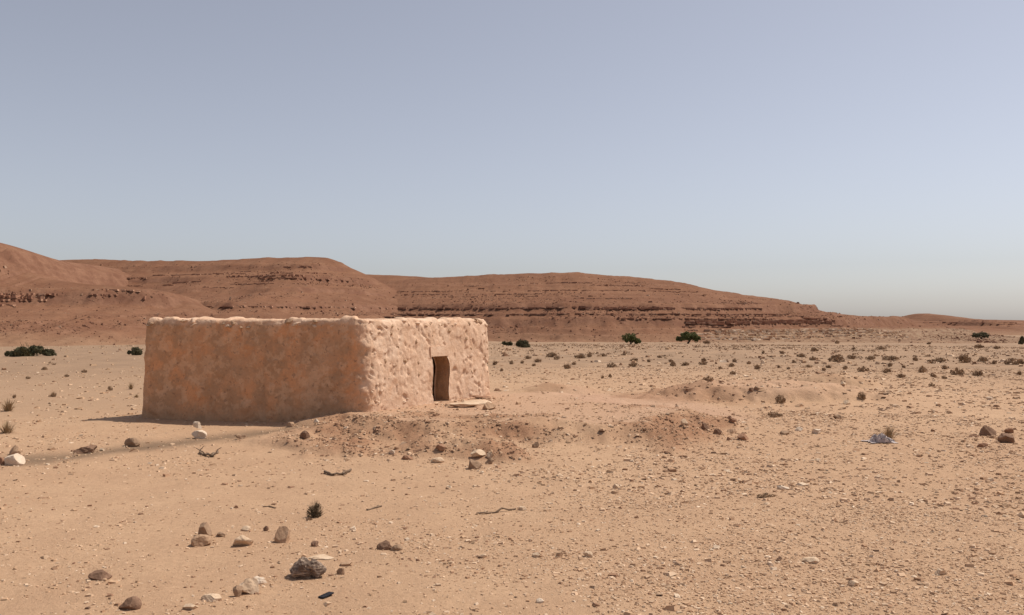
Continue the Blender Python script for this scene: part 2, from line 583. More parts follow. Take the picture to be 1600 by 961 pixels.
def c_ledge(X, Y, Z):
    right = sstep(95, 125, X * 450.0 / np.maximum(Y, 1.0))
    low = sstep(11, 8.5, Z)
    return 0.8 + 0 * X, low * (0.75 + 0.25 * right)


def c_pale(X, Y, Z):
    u = X / np.maximum(Y, 1.0) * F_PX + 800
    n = fbm(X / 12.0, Z / 1.6, 3, 5)
    return sstep(1085, 1150, u + 30 * n) * sstep(-0.2, -1.6, Z + 0.5 * n) * 0.95


hillC = build_hill('hill', 'long low red-brown hill with level rock ledges in the centre',
    [(500, 452), (600, 440), (640, 436), (680, 433), (760, 429), (820, 427), (870, 426), (920, 427), (960, 430), (1000, 433), (1040, 438), (1080, 445), (1120, 453), (1160, 460), (1200, 464), (1240, 471), (1270, 481), (1300, 489), (1340, 493), (1370, 496), (1400, 499), (1440, 506), (1480, 514), (1520, 524), (1570, 545)],
    YC_C, [(500, 300), (700, 285), (900, 270), (1060, 270), (1150, 285), (1250, 290), (1400, 300), (1500, 330), (1600, 380)],
    [(7.6, 0.45, 6.0), (4.6, 0.35, 5.0), (1.6, 0.55, 7.0), (-0.8, 0.35, 5.0), (-2.4, 0.35, 4.0), (17.5, 0.6, 2.0), (23, 0.5, 2.0)], 303, (540, 1580), (255, 600), 740, 240, gull=0.025,
    prof=1.2, rough=1.0, pale=c_pale, ledge_mask=c_ledge, sand=lambda X, Y, Z, tc: sstep(0.22, 0.02, tc) * 0.5, wig=8.0)
hillE = build_hill('hill', 'distant brown ridge showing in the saddle between the two larger hills',
    [(300, 440), (480, 436), (560, 427), (600, 429), (640, 431), (680, 433), (740, 434), (800, 436), (900, 450)],
    YC_E, [(300, 560), (900, 560)], [(30, 0.6, 2.0)], 404, (420, 860), (540, 900), 120, 60)
hillD = build_hill('hill', 'flat distant red plateau with a small table mound at the right',
    [(1180, 503), (1300, 501), (1380, 499), (1412, 499), (1422, 494), (1432, 489.8), (1454, 489.8), (1466, 493.5), (1480, 498.5), (1520, 499), (1600, 500.5), (1700, 500), (1900, 499)],
    YC_D, [(1180, 760), (1400, 720), (1600, 700), (1900, 680)],
    [(-1.0, 0.5, 5.0), (-5.5, 0.5, 4.0)], 505, (1180, 1860), (660, 1200), 300, 110, prof=0.8, rough=0.5,
    pale=lambda X, Y, Z: sstep(-6.0, -7.5, Z) * sstep(430, 520, X) * 0.6, wig=30.0)

# ------------------------------------------------------------------ stones
PHI = (1 + 5 ** 0.5) / 2


def ico(level):
    v = [(-1, PHI, 0), (1, PHI, 0), (-1, -PHI, 0), (1, -PHI, 0), (0, -1, PHI), (0, 1, PHI), (0, -1, -PHI), (0, 1, -PHI), (PHI, 0, -1), (PHI, 0, 1), (-PHI, 0, -1), (-PHI, 0, 1)]
    v = [np.array(p) / np.linalg.norm(p) for p in v]
    f = [(0, 11, 5), (0, 5, 1), (0, 1, 7), (0, 7, 10), (0, 10, 11), (1, 5, 9), (5, 11, 4), (11, 10, 2), (10, 7, 6), (7, 1, 8), (3, 9, 4), (3, 4, 2), (3, 2, 6), (3, 6, 8), (3, 8, 9), (4, 9, 5), (2, 4, 11), (6, 2, 10), (8, 6, 7), (9, 8, 1)]
    for _ in range(level):
        cache = {}; nf = []
        def midp(a, b):
            k = (min(a, b), max(a, b))
            if k not in cache:
                m = v[a] + v[b]; v.append(m / np.linalg.norm(m)); cache[k] = len(v) - 1
            return cache[k]
        for a, b, c in f:
            ab, bc, ca = midp(a, b), midp(b, c), midp(c, a)
            nf += [(a, ab, ca), (b, bc, ab), (c, ca, bc), (ab, bc, ca)]
        f = nf
    return np.array(v), np.array(f)


ICO = {k: ico(k) for k in (0, 1, 2, 3, 4)}


def rock_shape(seed, level=3, planes=9, cut=(0.42, 0.78), rough=0.07):
    """an angular stone about 1 m across: a ball cut by random planes and roughened"""
    r = np.random.default_rng(seed)
    v, f = ICO[level]
    v = v.copy()
    for _ in range(planes):
        n = r.normal(size=3); n /= np.linalg.norm(n)
        d = r.uniform(*cut)
        over = v @ n - d
        v -= np.outer(np.clip(over, 0, None), n)
    o = r.uniform(0, 50, 3)
    if rough:
        dsp = fbm(v[:, 0] * 2.2 + o[0] + v[:, 2] * 1.3, v[:, 1] * 2.2 + o[1] - v[:, 2] * 1.7, 4, seed)
        dsp2 = fbm(v[:, 2] * 5 + o[2], v[:, 0] * 5 - v[:, 1] * 4, 3, seed + 1)
        v *= (1 + rough * (dsp + 0.5 * dsp2))[:, None]
    lo, hi = v.min(0), v.max(0)
    return (v - (lo + hi) / 2) / (hi - lo), f            # unit box, centred


STONE_SPOTS = []


def stone_thing(name, label, cat, px, py, w, h, mat, seed, depth=None, rot=None, level=3, rough=0.12, sink=0.38, group=None, smooth=False, lift=0.0, tilt=0.0, planes=9):
    """px, py: lower middle of the stone in the photograph; w, h in pixels"""
    x, y = at(px, py)
    s = y / F_PX
    W, Ht = w * s, h * s
    D = depth if depth else W * 0.75
    y += D * 0.35
    STONE_SPOTS.append((x, y, W))
    v, f = rock_shape(seed, level, planes, rough=rough)
    a = rot if rot is not None else (seed * 1.7) % 0.8 - 0.4
    v = v * np.array([W, D, Ht * (1 + sink)])
    ct, st = math.cos(tilt), math.sin(tilt)
    v = np.stack([v[:, 0] * ct - v[:, 2] * st, v[:, 1], v[:, 0] * st + v[:, 2] * ct], -1)
    v[:, 2] -= v[:, 2].min()
    me = make_mesh(name, v, f, smooth)
    o = obj(name, me, M_STONE[mat])
    z = float(G(x, y))
    o.location = (x, y, z - sink * Ht + lift)
    o.rotation_euler = (0, 0, a)
    return tag(o, label, cat, group)


# ------------------------------------------------------------------ the hut
WALL_TOP = 2.84
THICK = 0.5
BATTER = 0.12


def hut_outline():
    """points, outward normals and the arc length from the near corner of the rounded footprint"""
    radii = [0.3, 0.45, 0.25, 0.4]
    pts = []
    n = 4
    for k in range(n):
        p = HUT[k]; a = HUT[k - 1]; b = HUT[(k + 1) % n]
        u = (a - p) / np.linalg.norm(a - p); w = (b - p) / np.linalg.norm(b - p)
        r = radii[k]
        for t in np.linspace(0, 1, 60):
            # quadratic bend through the corner
            q = (1 - t) ** 2 * (p + u * r) + 2 * t * (1 - t) * p + t * t * (p + w * r)
            pts.append(q)
    pts = np.array(pts + [pts[0]])
    seg = np.hypot(*np.diff(pts, axis=0).T)
    s = np.concatenate([[0], np.cumsum(seg)])
    return pts, s


OUT_P, OUT_S = hut_outline()
near_i = 60 + 30
S_NEAR = OUT_S[near_i]
S_RIGHT = OUT_S[120 + 30]
S_BACK = OUT_S[180 + 30]
S_LEFT = OUT_S[30]


def outline_at(s):
    L = OUT_S[-1]
    s = np.mod(s, L)
    x = np.interp(s, OUT_S, OUT_P[:, 0]); y = np.interp(s, OUT_S, OUT_P[:, 1])
    e = 0.02
    x2 = np.interp(np.mod(s + e, L), OUT_S, OUT_P[:, 0]); y2 = np.interp(np.mod(s + e, L), OUT_S, OUT_P[:, 1])
    x1 = np.interp(np.mod(s - e, L), OUT_S, OUT_P[:, 0]); y1 = np.interp(np.mod(s - e, L), OUT_S, OUT_P[:, 1])
    t = np.stack([x2 - x1, y2 - y1], -1)
    t /= np.linalg.norm(t, axis=-1, keepdims=True)
    return np.stack([x, y], -1), np.stack([t[..., 1], -t[..., 0]], -1)


DOOR_S0 = S_NEAR + 3.05
DOOR_S1 = S_NEAR + 3.93
DOOR_TOP = 1.72


def wall_disp(s, z, side_pale):
    d = 0.045 * fbm(s * 0.5, z * 0.6, 3, 71) + 0.016 * fbm(s * 1.9, z * 1.9, 5, 72, 0.6)
    ws = s + 0.16 * fbm(s * 2.6, z * 2.6, 3, 73); wz = z + 0.16 * fbm(s * 2.6 + 7, z * 2.6, 3, 74)
    w1, v1 = worley(ws * 2.9, wz * 2.3, 81)
    pit = np.where(v1 < 0.20, sstep(0.33, 0.17, w1), 0.0)
    bum = np.where(v1 > 0.74, sstep(0.44, 0.26, w1), 0.0)
    w2, v2 = worley((ws + 0.25 * wz) * 9.0, wz * 4.0, 83)
    pit2 = np.where(v2 < 0.20, sstep(0.36, 0.20, w2), 0.0)
    crack = sstep(0.05, 0.0, np.abs(fbm(ws * 1.7, wz * 1.1, 3, 84))) * sstep(0.15, 0.35, fbm(s * 0.9, z * 0.9, 2, 85))
    layer = sstep(-0.02, 0.03, fbm(ws * 0.9, wz * 0.9, 4, 86))
    door = np.exp(-(((s - DOOR_S0 + 0.5) / 0.8) ** 2)) * sstep(2.4, 1.5, z)
    k = side_pale * (1 - 0.85 * door)
    d = d + k * (-0.040 * pit + 0.015 * bum - 0.040 * pit2 - 0.03 * crack) + (1 - side_pale) * (0.018 * bum - 0.02 * pit2 - 0.02 * crack)
    d = d + 0.018 * layer + 0.014 * fbm(s * 7, z * 7, 4, 75, 0.65)
    corner = np.exp(-(((s - S_NEAR) / 0.75) ** 2))
    d = d + corner * (0.13 * fbm(s * 1.0, z * 1.2, 5, 87, 0.58))
    return d


def build_hut():
    root = bpy.data.objects.new('mud_hut', None)
    COL.objects.link(root)
    root.location = (-5.6, 27.2, 0.0)
    tag(root, 'low flat-topped mud and stone hut with one small dark doorway', 'hut')
    off = np.array([5.6, -27.2, 0.0])
    L = OUT_S[-1]
    fine = np.arange(S_LEFT - 0.7, S_RIGHT + 0.7, 0.034)
    coarse = np.arange(S_RIGHT + 0.7, S_LEFT - 0.7 + L - 0.05, 0.16)
    s = np.concatenate([fine, coarse])
    i0 = int(np.argmin(abs(s - DOOR_S0))); i1 = int(np.argmin(abs(s - DOOR_S1)))
    zo = np.linspace(-0.3, WALL_TOP - 0.17, 86)
    jd = int(np.argmin(abs(zo - DOOR_TOP)))
    arc = np.linspace(0, math.pi, 15)[1:-1]
    nv = len(zo) * 2 + len(arc)
    P, N = outline_at(s)
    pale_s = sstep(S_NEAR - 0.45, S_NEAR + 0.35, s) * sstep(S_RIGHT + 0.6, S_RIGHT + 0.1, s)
    top = 0.05 * fbm(s * 0.6, 0 * s, 3, 91) + 0.022 * fbm(s * 3.1, 0 * s + 4, 3, 92)
    lump, lv = worley(s * 1.7, 0 * s + 0.5, 95)
    top = top + np.where(lv > 0.75, 0.05 * sstep(0.45, 0.25, lump), 0) + 0.035 * fbm(s * 5, 0 * s + 2, 4, 93, 0.65)
    V = np.zeros((len(s), nv, 3)); A = np.zeros((len(s), nv)); ST = np.zeros((len(s), nv))
    for j in range(nv):
        if j < len(zo):
            z = zo[j] + 0 * s; inward = BATTER * np.clip(z / WALL_TOP, 0, 1) ** 2.6
            d = wall_disp(s, z, pale_s)
            # slumped plaster swelling out at the foot
            d = d + 0.02 * sstep(0.5, 0.0, z)
        elif j < len(zo) + len(arc):
            a = arc[j - len(zo)]
            rr = 0.17
            z = WALL_TOP - 0.17 + rr * math.sin(a) + top * math.sin(a)
            full = THICK - 0.10
            inward = BATTER + full / 2 - math.copysign(abs(math.cos(a)) ** 0.55, math.cos(a)) * full / 2
            w = 1 - (j - len(zo)) / len(arc)
            d = wall_disp(s, WALL_TOP - 0.17 + 0 * s + 0.17 * math.sin(a), pale_s) * w + 0.045 * fbm(s * 3.5, z * 0 + a * 1.2, 5, 97, 0.65)
        else:
            z = zo[nv - 1 - j] + 0 * s
            inward = THICK + BATTER * 0.5 + 0 * s
            d = 0.02 * fbm(s * 2, z * 2, 3, 99)
        V[:, j, 0] = P[:, 0] + N[:, 0] * (d - inward)
        V[:, j, 1] = P[:, 1] + N[:, 1] * (d - inward)
        V[:, j, 2] = z
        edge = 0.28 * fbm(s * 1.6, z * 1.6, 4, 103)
        pl = sstep(S_NEAR - 0.35, S_NEAR + 0.35, s + edge) * sstep(S_RIGHT + 0.7, S_RIGHT + 0.2, s)  # sunlit right wall coloured paler, jagged border painted at the near corner
        lit_lip = sstep(WALL_TOP - 0.20, WALL_TOP - 0.08, z + 0.08 * fbm(s * 2.2, 0 * s, 3, 104))  # sunlit strip of the parapet top, painted in as pale colour
        A[:, j] = np.maximum(pl * (0.85 + 0.25 * fbm(s * 2, z * 2, 3, 105)), 0.65 * lit_lip)
        ST[:, j] = (1 - pl) * sstep(0.75, 0.1, z + 0.25 * fbm(s * 1.3, z, 3, 106)) * 0.55
    A = np.clip(A, 0, 1); ST = np.clip(ST, 0, 1)
    # rough door edges
    for j in range(jd + 1):
        for jj in (j, nv - 1 - j):
            z = V[i1, j, 2]
            bulge = 0.06 * float(sstep(1.25, 0.75, z)) + 0.012 * math.sin(z * 13) + (0.17 * max(0.0, (z - (DOOR_TOP - 0.28)) / 0.28) ** 2)
            t = (V[i1, j, :2] - V[i0, j, :2]); t = t / np.linalg.norm(t)
            for w, i in ((1.0, i1), (0.66, i1 + 1), (0.33, i1 + 2)):
                V[i, jj, :2] -= t * bulge * w
            for w, i in ((1.0, i0), (0.66, i0 - 1), (0.33, i0 - 2)):
                V[i, jj, :2] += t * 0.015 * math.sin(z * 6.0) * w
    verts = V.reshape(-1, 3)
    idx = np.arange(len(verts)).reshape(len(s), nv)
    faces = []
    ns = len(s)
    I, J = np.meshgrid(np.arange(ns), np.arange(nv - 1), indexing='ij')
    hole = (I >= i0) & (I < i1) & ((J < jd) | (J >= nv - 1 - jd))
    I2 = (I + 1) % ns
    q = np.stack([idx[I, J], idx[I2, J], idx[I2, J + 1], idx[I, J + 1]], -1)[~hole]
    faces.append(q)
    vs = [verts]; n0 = len(verts)
    extra_a = []; extra_s = []

    def bridge(ring_o, ring_i, flip, seed):
        """a jamb or soffit between the outer and the inner rim of the doorway"""
        nonlocal n0
        K = 8
        a = verts[ring_o]; b = verts[ring_i]
        rows = [np.asarray(ring_o)]
        for k in range(1, K):
            t = k / K
            p = a * (1 - t) + b * t
            p = p + 0.03 * fbm(p[:, 2] * 3 + k, p[:, 0] * 3 + k * .7, 3, seed)[:, None] * np.array([0.85, 0.4, 0.3])
            vs.append(p)
            rows.append(np.arange(n0, n0 + len(p)))
            n0 += len(p)
            extra_a.append(np.full(len(p), 0.0)); extra_s.append(np.full(len(p), 0.65))  # jambs coloured darker, painting in the shade of the doorway
        rows.append(np.asarray(ring_i))
        for r0, r1 in zip(rows[:-1], rows[1:]):
            f = np.stack([r0[:-1], r0[1:], r1[1:], r1[:-1]], -1)
            faces.append(f[:, ::-1] if flip else f)

    jj = np.arange(jd + 1)
    bridge(idx[i0, jj], idx[i0, nv - 1 - jj], False, 5)
    bridge(idx[i1, jj], idx[i1, nv - 1 - jj], True, 6)
    ii = np.arange(i0, i1 + 1)
    bridge(idx[ii, jd], idx[ii, nv - 1 - jd], True, 7)
    allv = np.concatenate(vs) + off
    me = make_mesh('wall', allv, np.concatenate(faces), True)
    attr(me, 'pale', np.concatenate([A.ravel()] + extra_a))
    attr(me, 'stain_shade', np.concatenate([ST.ravel()] + extra_s))
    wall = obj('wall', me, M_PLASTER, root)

    # flat mud roof between the walls
    sr = np.arange(0, L, 0.25)
    Pr, Nr = outline_at(sr)
    ring = Pr - Nr * (THICK + 0.02)
    c = ring.mean(0)
    rows = []
    for t in np.linspace(0.02, 1.0, 14):
        p = c + (ring - c) * t
        z = 2.56 + 0.05 * fbm(p[:, 0] * 0.6, p[:, 1] * 0.6, 3, 111)
        rows.append(np.column_stack([p, z]))
    rows.append(np.column_stack([ring, np.full(len(ring), 2.40)]))
    for t in np.linspace(1.0, 0.02, 4):
        p = c + (ring - c) * t
        rows.append(np.column_stack([p, np.full(len(p), 2.36)]))
    R = np.array(rows).transpose(1, 0, 2)
    me = make_mesh('roof', R.reshape(-1, 3) + off, grid_faces(R.shape[0], R.shape[1], True), True)
    attr(me, 'pale', np.full(R.shape[0] * R.shape[1], 0.4)); attr(me, 'stain_shade', np.zeros(R.shape[0] * R.shape[1]))
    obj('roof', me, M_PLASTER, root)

    # plastered lintel block above the doorway
    P2, N2 = outline_at(np.array([DOOR_S0 - 0.10, DOOR_S1 - 0.06]))
    w = 10
    g = []
    zz = np.linspace(DOOR_TOP + 0.0, DOOR_TOP + 0.30, 6)
    def skin(d):
        out = []
        for t in np.linspace(0, 1, w):
            p = P2[0] * (1 - t) + P2[1] * t; nn = N2[0]
            for z in zz:
                q = p + nn * (d - BATTER * (z / WALL_TOP) ** 2.6 + 0.012 * float(fbm(t * 4, z * 4, 2, 7)))
                out.append((q[0], q[1], z + (0.03 * (t - 0.3) if z == zz[-1] else 0.0)))
        return np.array(out)
    fr = skin(0.020); bk = skin(-0.25)
    vv = np.concatenate([fr, bk]) + off
    nf = len(fr)
    gi = np.arange(nf).reshape(w, len(zz))
    fs = [grid_faces(w, len(zz)), grid_faces(w, len(zz))[:, ::-1] + nf]
    def rim(line, flip):
        f = np.stack([line[:-1], line[1:], line[1:] + nf, line[:-1] + nf], -1)
        fs.append(f[:, ::-1] if flip else f)
    rim(gi[:, 0], True); rim(gi[:, -1], False); rim(gi[0], False); rim(gi[-1], True)
    me = make_mesh('lintel', vv, fs, False)
    attr(me, 'pale', np.full(len(vv), 1.0)); attr(me, 'stain_shade', np.zeros(len(vv)))
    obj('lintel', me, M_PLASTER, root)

    # stones showing through the plaster, and coping stones along the top edge
    meshes = []
    for k in range(7):
        v, f = rock_shape(900 + k, 2, 7, (0.6, 0.9), 0.10)
        m = make_mesh('stone', v, f, False)
        m.materials.append(M_STONE['wall' if k % 3 else 'tan'])
        meshes.append(m)
    r = np.random.default_rng(5)

    def put(sv, z, w, h, d, proud, name='stone'):
        p, nn = outline_at(np.array([sv]))
        inward = BATTER * min(1, max(0, z / WALL_TOP)) ** 2.6
        base = float(wall_disp(np.array([sv]), np.array([z]), np.array([1.0 if sv > S_NEAR else 0.0]))[0])
        q = p[0] + nn[0] * (proud - d / 2 - inward + base)
        o = bpy.data.objects.new(name, meshes[int(r.integers(len(meshes)))])
        COL.objects.link(o)
        o.parent = wall
        o.location = (q[0] + off[0], q[1] + off[1], z)
        o.rotation_euler = (r.uniform(-.25, .25), r.uniform(-.35, .35), math.atan2(nn[0][0], -nn[0][1]) + r.uniform(-.2, .2))
        o.scale = (w, d, h)
    cnt = 0
    while cnt < 62:
        sv = r.uniform(S_NEAR + 0.2, S_RIGHT + 0.1); z = r.uniform(0.45, 2.6)
        if DOOR_S0 - 0.55 < sv < DOOR_S1 + 0.2 and z < 2.15:
            continue
        w = r.uniform(0.12, 0.26)
        put(sv, z, w, w * r.uniform(0.6, 1.05), 0.22, r.uniform(0.012, 0.04))
        cnt += 1
    for k in range(44):
        sv = r.uniform(S_LEFT - 0.1, S_RIGHT + 0.2)
        w = r.uniform(0.16, 0.38)
        put(sv, WALL_TOP - r.uniform(0.06, 0.24), w, r.uniform(0.10, 0.2), 0.30, r.uniform(0.01, 0.06), 'coping_stone')
    return root


build_hut()

# ------------------------------------------------------------------ plants
def leaf_cloud(cent, rad, n, size, r, squash=(1, 1, 1), flat=0.0):
    """n small bent leaves around each centre"""
    k = len(cent)
    c = np.repeat(cent, n, 0)
    rr = np.repeat(rad, n)
    d = r.normal(size=(k * n, 3)); d /= np.linalg.norm(d, axis=1, keepdims=True)
    p = c + d * (rr * r.uniform(0.35, 1.0, k * n) ** 0.5)[:, None] * np.array(squash)
    a = r.normal(size=(k * n, 3)); a /= np.linalg.norm(a, axis=1, keepdims=True)
    b = np.cross(a, r.normal(size=(k * n, 3))); b /= np.linalg.norm(b, axis=1, keepdims=True)
    s = (size * r.uniform(0.6, 1.4, k * n))[:, None]
    v = np.stack([p - a * s, p + b * s * 0.45, p + a * s, p - b * s * 0.45], 1).reshape(-1, 3)
    f = np.arange(len(v)).reshape(-1, 4)
    return v, f, np.repeat(r.uniform(0, 1, k * n) ** 2, 4)


def limb(p0, p1, r0, r1, r, n=5, seg=6, wob=0.08):
    p0 = np.array(p0, float); p1 = np.array(p1, float)
    ax = p1 - p0; L = np.linalg.norm(ax)
    u = np.cross(ax, (0.3, 0.9, 0.2)); u /= np.linalg.norm(u)
    w = np.cross(ax / L, u)
    rows = []
    for k in range(n):
        t = k / (n - 1)
        c = p0 + ax * t + (u * r.normal() + w * r.normal()) * wob * L * math.sin(math.pi * t)
        rad = r0 + (r1 - r0) * t
        ang = np.arange(seg) / seg * 2 * math.pi
        rows.append(c + rad * (np.cos(ang)[:, None] * u + np.sin(ang)[:, None] * w))
    R = np.array(rows).transpose(1, 0, 2)
    return R.reshape(-1, 3), grid_faces(seg, n, True)


def join(parts):
    vs, fs, n = [], [], 0
    for v, f in parts:
        vs.append(v); fs.append(f + n); n += len(v)
    return np.concatenate(vs), np.concatenate(fs)


def build_tree(px, py, w, h, seed, label, shape, mat=M_TREE):
    """a low spreading desert tree; shape lists the clumps as (x, z, radius) in units of the width"""
    r = np.random.default_rng(seed)
    x, y = at(px, py)
    s = y / F_PX
    W, H = w * s, h * s
    root = bpy.data.objects.new('desert_tree', None)
    COL.objects.link(root)
    root.location = (x, y, float(G(x, y)))
    tag(root, label, 'tree', 'trees at the foot of the hills')
    cents, rads = [], []
    for cx, cz, cr in shape:
        for k in range(14):
            d = r.normal(size=3); d /= np.linalg.norm(d)
            d *= cr * r.uniform(0.45, 1.0)
            cents.append(((cx + d[0]) * W, d[1] * W * 1.1, max(0.13 * H, (cz - 0.08) * H + d[2] * W * 0.75)))
            rads.append(cr * W * r.uniform(0.28, 0.48))
    v, f, t = leaf_cloud(np.array(cents), np.array(rads), 110, 0.14, r, (1, 1, 0.85))
    me = make_mesh('crown', v, f)
    attr(me, 'tint', t)
    obj('crown', me, mat, root)
    parts = [limb((0, 0, -0.2), (0.03 * W, 0, 0.45 * H), 0.05 * W, 0.035 * W, r)]
    for cx, cz, cr in shape:
        for k in range(3):
            parts.append(limb((0.02 * W, 0, 0.3 * H), (cx * W + r.normal() * .1 * W, r.normal() * .2 * W, cz * H), 0.08, 0.025, r))
    me = make_mesh('trunk', *join(parts), True)
    obj('trunk', me, M_BARK, root)


build_tree(986, 538, 31, 21, 1, 'compact dark green round tree, leftmost of the three at the hill foot',
           [(-0.20, 0.50, 0.26), (0.04, 0.58, 0.28), (0.25, 0.42, 0.22), (0.38, 0.30, 0.12)])
build_tree(1075, 537, 38, 22, 2, 'wide umbrella-crowned green tree with a bare trunk at the hill foot',
           [(-0.25, 0.50, 0.22), (0.0, 0.64, 0.27), (0.24, 0.54, 0.23), (0.38, 0.46, 0.14), (-0.38, 0.44, 0.12), (-0.12, 0.62, 0.2)])
build_tree(1532, 535, 28, 18, 3, 'grey-green flat-topped tree standing alone at the far right plain',
           [(-0.25, 0.70, 0.20), (0.02, 0.74, 0.23), (0.26, 0.70, 0.20), (0.38, 0.68, 0.10), (-0.38, 0.68, 0.10)],
           leaf_material('grey_green_leaves', (0.085, 0.080, 0.045), (0.125, 0.115, 0.065)))


def bush_mesh(name, seed, mat, clumps=9, leaves=90, size=0.05, twigs=60):
    """a cushion-shaped bush about 1 m wide and 0.5 m high: twigs and leaf tufts"""
    r = np.random.default_rng(seed)
    cents, rads = [], []
    for k in range(clumps):
        a = r.uniform(0, 2 * math.pi); d = 0.40 * r.uniform(0, 1) ** 0.5
        cents.append((d * math.cos(a), d * math.sin(a), r.uniform(0.08, 0.36) * (1 - d * 1.3)))
        rads.append(r.uniform(0.08, 0.2))
    v, f, t = leaf_cloud(np.array(cents), np.array(rads), leaves, size, r, (1, 1, 0.8))
    v[:, 2] = np.abs(v[:, 2])
    a = r.uniform(0, 2 * math.pi, twigs); e = r.uniform(0.2, 1.4, twigs); l = r.uniform(0.3, 0.58, twigs)
    d = np.stack([np.cos(a) * np.cos(e), np.sin(a) * np.cos(e), np.sin(e) * 0.9], -1)
    b = r.normal(size=(twigs, 3)) * 0.05; b[:, 2] = -0.03
    side = np.cross(d, r.normal(size=(twigs, 3))); side /= np.linalg.norm(side, axis=1, keepdims=True)
    tv = np.stack([b - side * 0.008, b + side * 0.008, b + d * l[:, None] + side * 0.003, b + d * l[:, None] - side * 0.003], 1).reshape(-1, 3)
    tf = np.arange(len(tv)).reshape(-1, 4) + len(v)
    me = make_mesh(name, np.concatenate([v, tv]), np.concatenate([f, tf]))
    attr(me, 'tint', np.concatenate([t, np.full(len(tv), 0.5)]))
    me.materials.append(mat)
    return me


def tuft_mesh(name, seed, mat, blades=170, spread=0.45, leafy=0):
    """a fan of thin bent stalks about 1 m wide and high"""
    r = np.random.default_rng(seed)
    a = r.uniform(0, 2 * math.pi, blades); out = np.abs(r.normal(0, spread, blades)); l = r.uniform(0.4, 1.0, blades)
    base = np.stack([np.cos(a), np.sin(a), 0 * a], -1) * (r.uniform(0, 0.16, blades))[:, None]
    d = np.stack([np.cos(a) * np.sin(out), np.sin(a) * np.sin(out), np.cos(out)], -1)
    side = np.stack([-np.sin(a), np.cos(a), 0 * a], -1) * r.uniform(0.008, 0.02, blades)[:, None]
    m = base + d * l[:, None] * 0.55
    tip = base + d * l[:, None] + np.stack([np.cos(a), np.sin(a), -0.6 + 0 * a], -1) * (l * out * 0.25)[:, None]
    base[:, 2] -= 0.03
    v = np.stack([base - side, base + side, m + side * 0.7, m - side * 0.7, tip + side * 0.15, tip - side * 0.15], 1).reshape(-1, 3)
    k = np.arange(blades)[:, None] * 6
    f = np.concatenate([k + np.array([[0, 1, 2, 3]]), k + np.array([[3, 2, 4, 5]])])
    me = make_mesh(name, v, f)
    attr(me, 'tint', np.repeat(r.uniform(0, 1, blades), 6))
    me.materials.append(mat)
    return me


DRY = [bush_mesh('dry_shrub', 20 + k, M_DRY, 8, 70, 0.05, 110) for k in range(5)]
GREEN = [bush_mesh('green_bush', 40 + k, M_BUSH, 14, 150, 0.045, 40) for k in range(3)]
TUFT = [tuft_mesh('dry_tussock', 60 + k, M_STRAW) for k in range(3)]


def plant(name, me, px, py, w, h, label, cat, group=None, rot=None, height=0.36):
    x, y = at(px, py)
    s = y / F_PX
    o = bpy.data.objects.new(name, me)
    COL.objects.link(o)
    W, H = w * s, h * s
    o.location = (x, y, float(G(x, y)) - 0.01)
    o.scale = (W, W * 0.8, H / height)
    o.rotation_euler = (0, 0, rot if rot is not None else (px * 0.37 + py) % 6.28)
    return tag(o, label, cat, group)


plant('green_bush', GREEN[0], 46, 557, 62, 21, 'largest dark green bush, low and wide, at the left edge of the plain', 'bush', rot=0.1)
plant('green_bush', GREEN[1], 75, 556, 26, 11, 'small grey-green bush touching the right side of the large left bush', 'bush', rot=0.4)
plant('green_bush', GREEN[1], 16, 557, 18, 9, 'low dark bush touching the left side of the large left bush', 'bush', rot=1.4)
plant('green_bush', GREEN[2], 212, 555, 26, 12, 'dark bush peeping out behind the left corner of the hut', 'bush', rot=0.8)
plant('green_bush', GREEN[1], 816, 543, 25, 12, 'dark rounded bush just right of the hut, nearer the tree of the pair', 'bush', rot=0.3)
plant('green_bush', GREEN[0], 792, 540, 22, 9, 'dark ragged bush closest to the right edge of the hut roof line', 'bush', rot=2.2)
plant('green_bush', GREEN[2], 780, 533, 9, 6, 'tiny dark bush behind the pair right of the hut', 'bush', rot=0.2)
plant('dry_shrub', DRY[2], 1103, 537, 14, 6, 'small brown shrub beside the umbrella-crowned tree', 'shrub')
plant('green_bush', GREEN[1], 1596, 538, 12, 13, 'grey-green bush cut by the right edge of the picture', 'bush')

plant('dry_shrub', bush_mesh('spiky_shrub', 77, leaf_material('dark_sprigs', (0.062, 0.045, 0.026), (0.10, 0.07, 0.04)), 14, 40, 0.04, 260), 493, 807, 29, 23, 'small dark spiky shrub alone in the left foreground', 'shrub', rot=0.5)
plant('dry_shrub', DRY[3], 484, 812, 10, 6, 'tiny dark sprig at the foot of the foreground shrub', 'shrub', rot=0.2)
plant('dry_tussock', TUFT[0], 1386, 686, 36, 24, 'upright dry grass tussock behind the crumpled cloth', 'grass', height=0.9)
plant('dry_shrub', DRY[1], 1219, 630, 24, 13, 'olive brown shrub on the pale mound right of the path', 'shrub')
plant('dry_shrub', DRY[2], 1347, 624, 22, 12, 'dark shrub at the foot of the small earth mound at right', 'shrub')
plant('dry_shrub', DRY[4], 1210, 651, 28, 8, 'flat dry shrub among stones below the olive brown one', 'shrub')
plant('dry_tussock', TUFT[1], 12, 676, 40, 20, 'broad dry grass tussock at the left edge near the round pale boulder', 'grass', height=0.9)
plant('dry_tussock', TUFT[2], 14, 642, 30, 20, 'pale dry tussock at the left edge, further back than the broad one', 'grass', height=0.9)
plant('dry_shrub', DRY[0], 84, 620, 13, 10, 'small leaning dry shrub on the sand left of the hut', 'shrub')
plant('dry_tussock', TUFT[0], 205, 608, 15, 12, 'dry tussock beside the left edge of the hut at mid height', 'grass', height=0.9)
plant('dry_shrub', DRY[1], 173, 610, 11, 7, 'small dry shrub left of the tussock beside the hut', 'shrub')
plant('dry_tussock', TUFT[1], 214, 621, 12, 6, 'low dry tussock touching the left edge of the hut', 'grass', height=0.9)
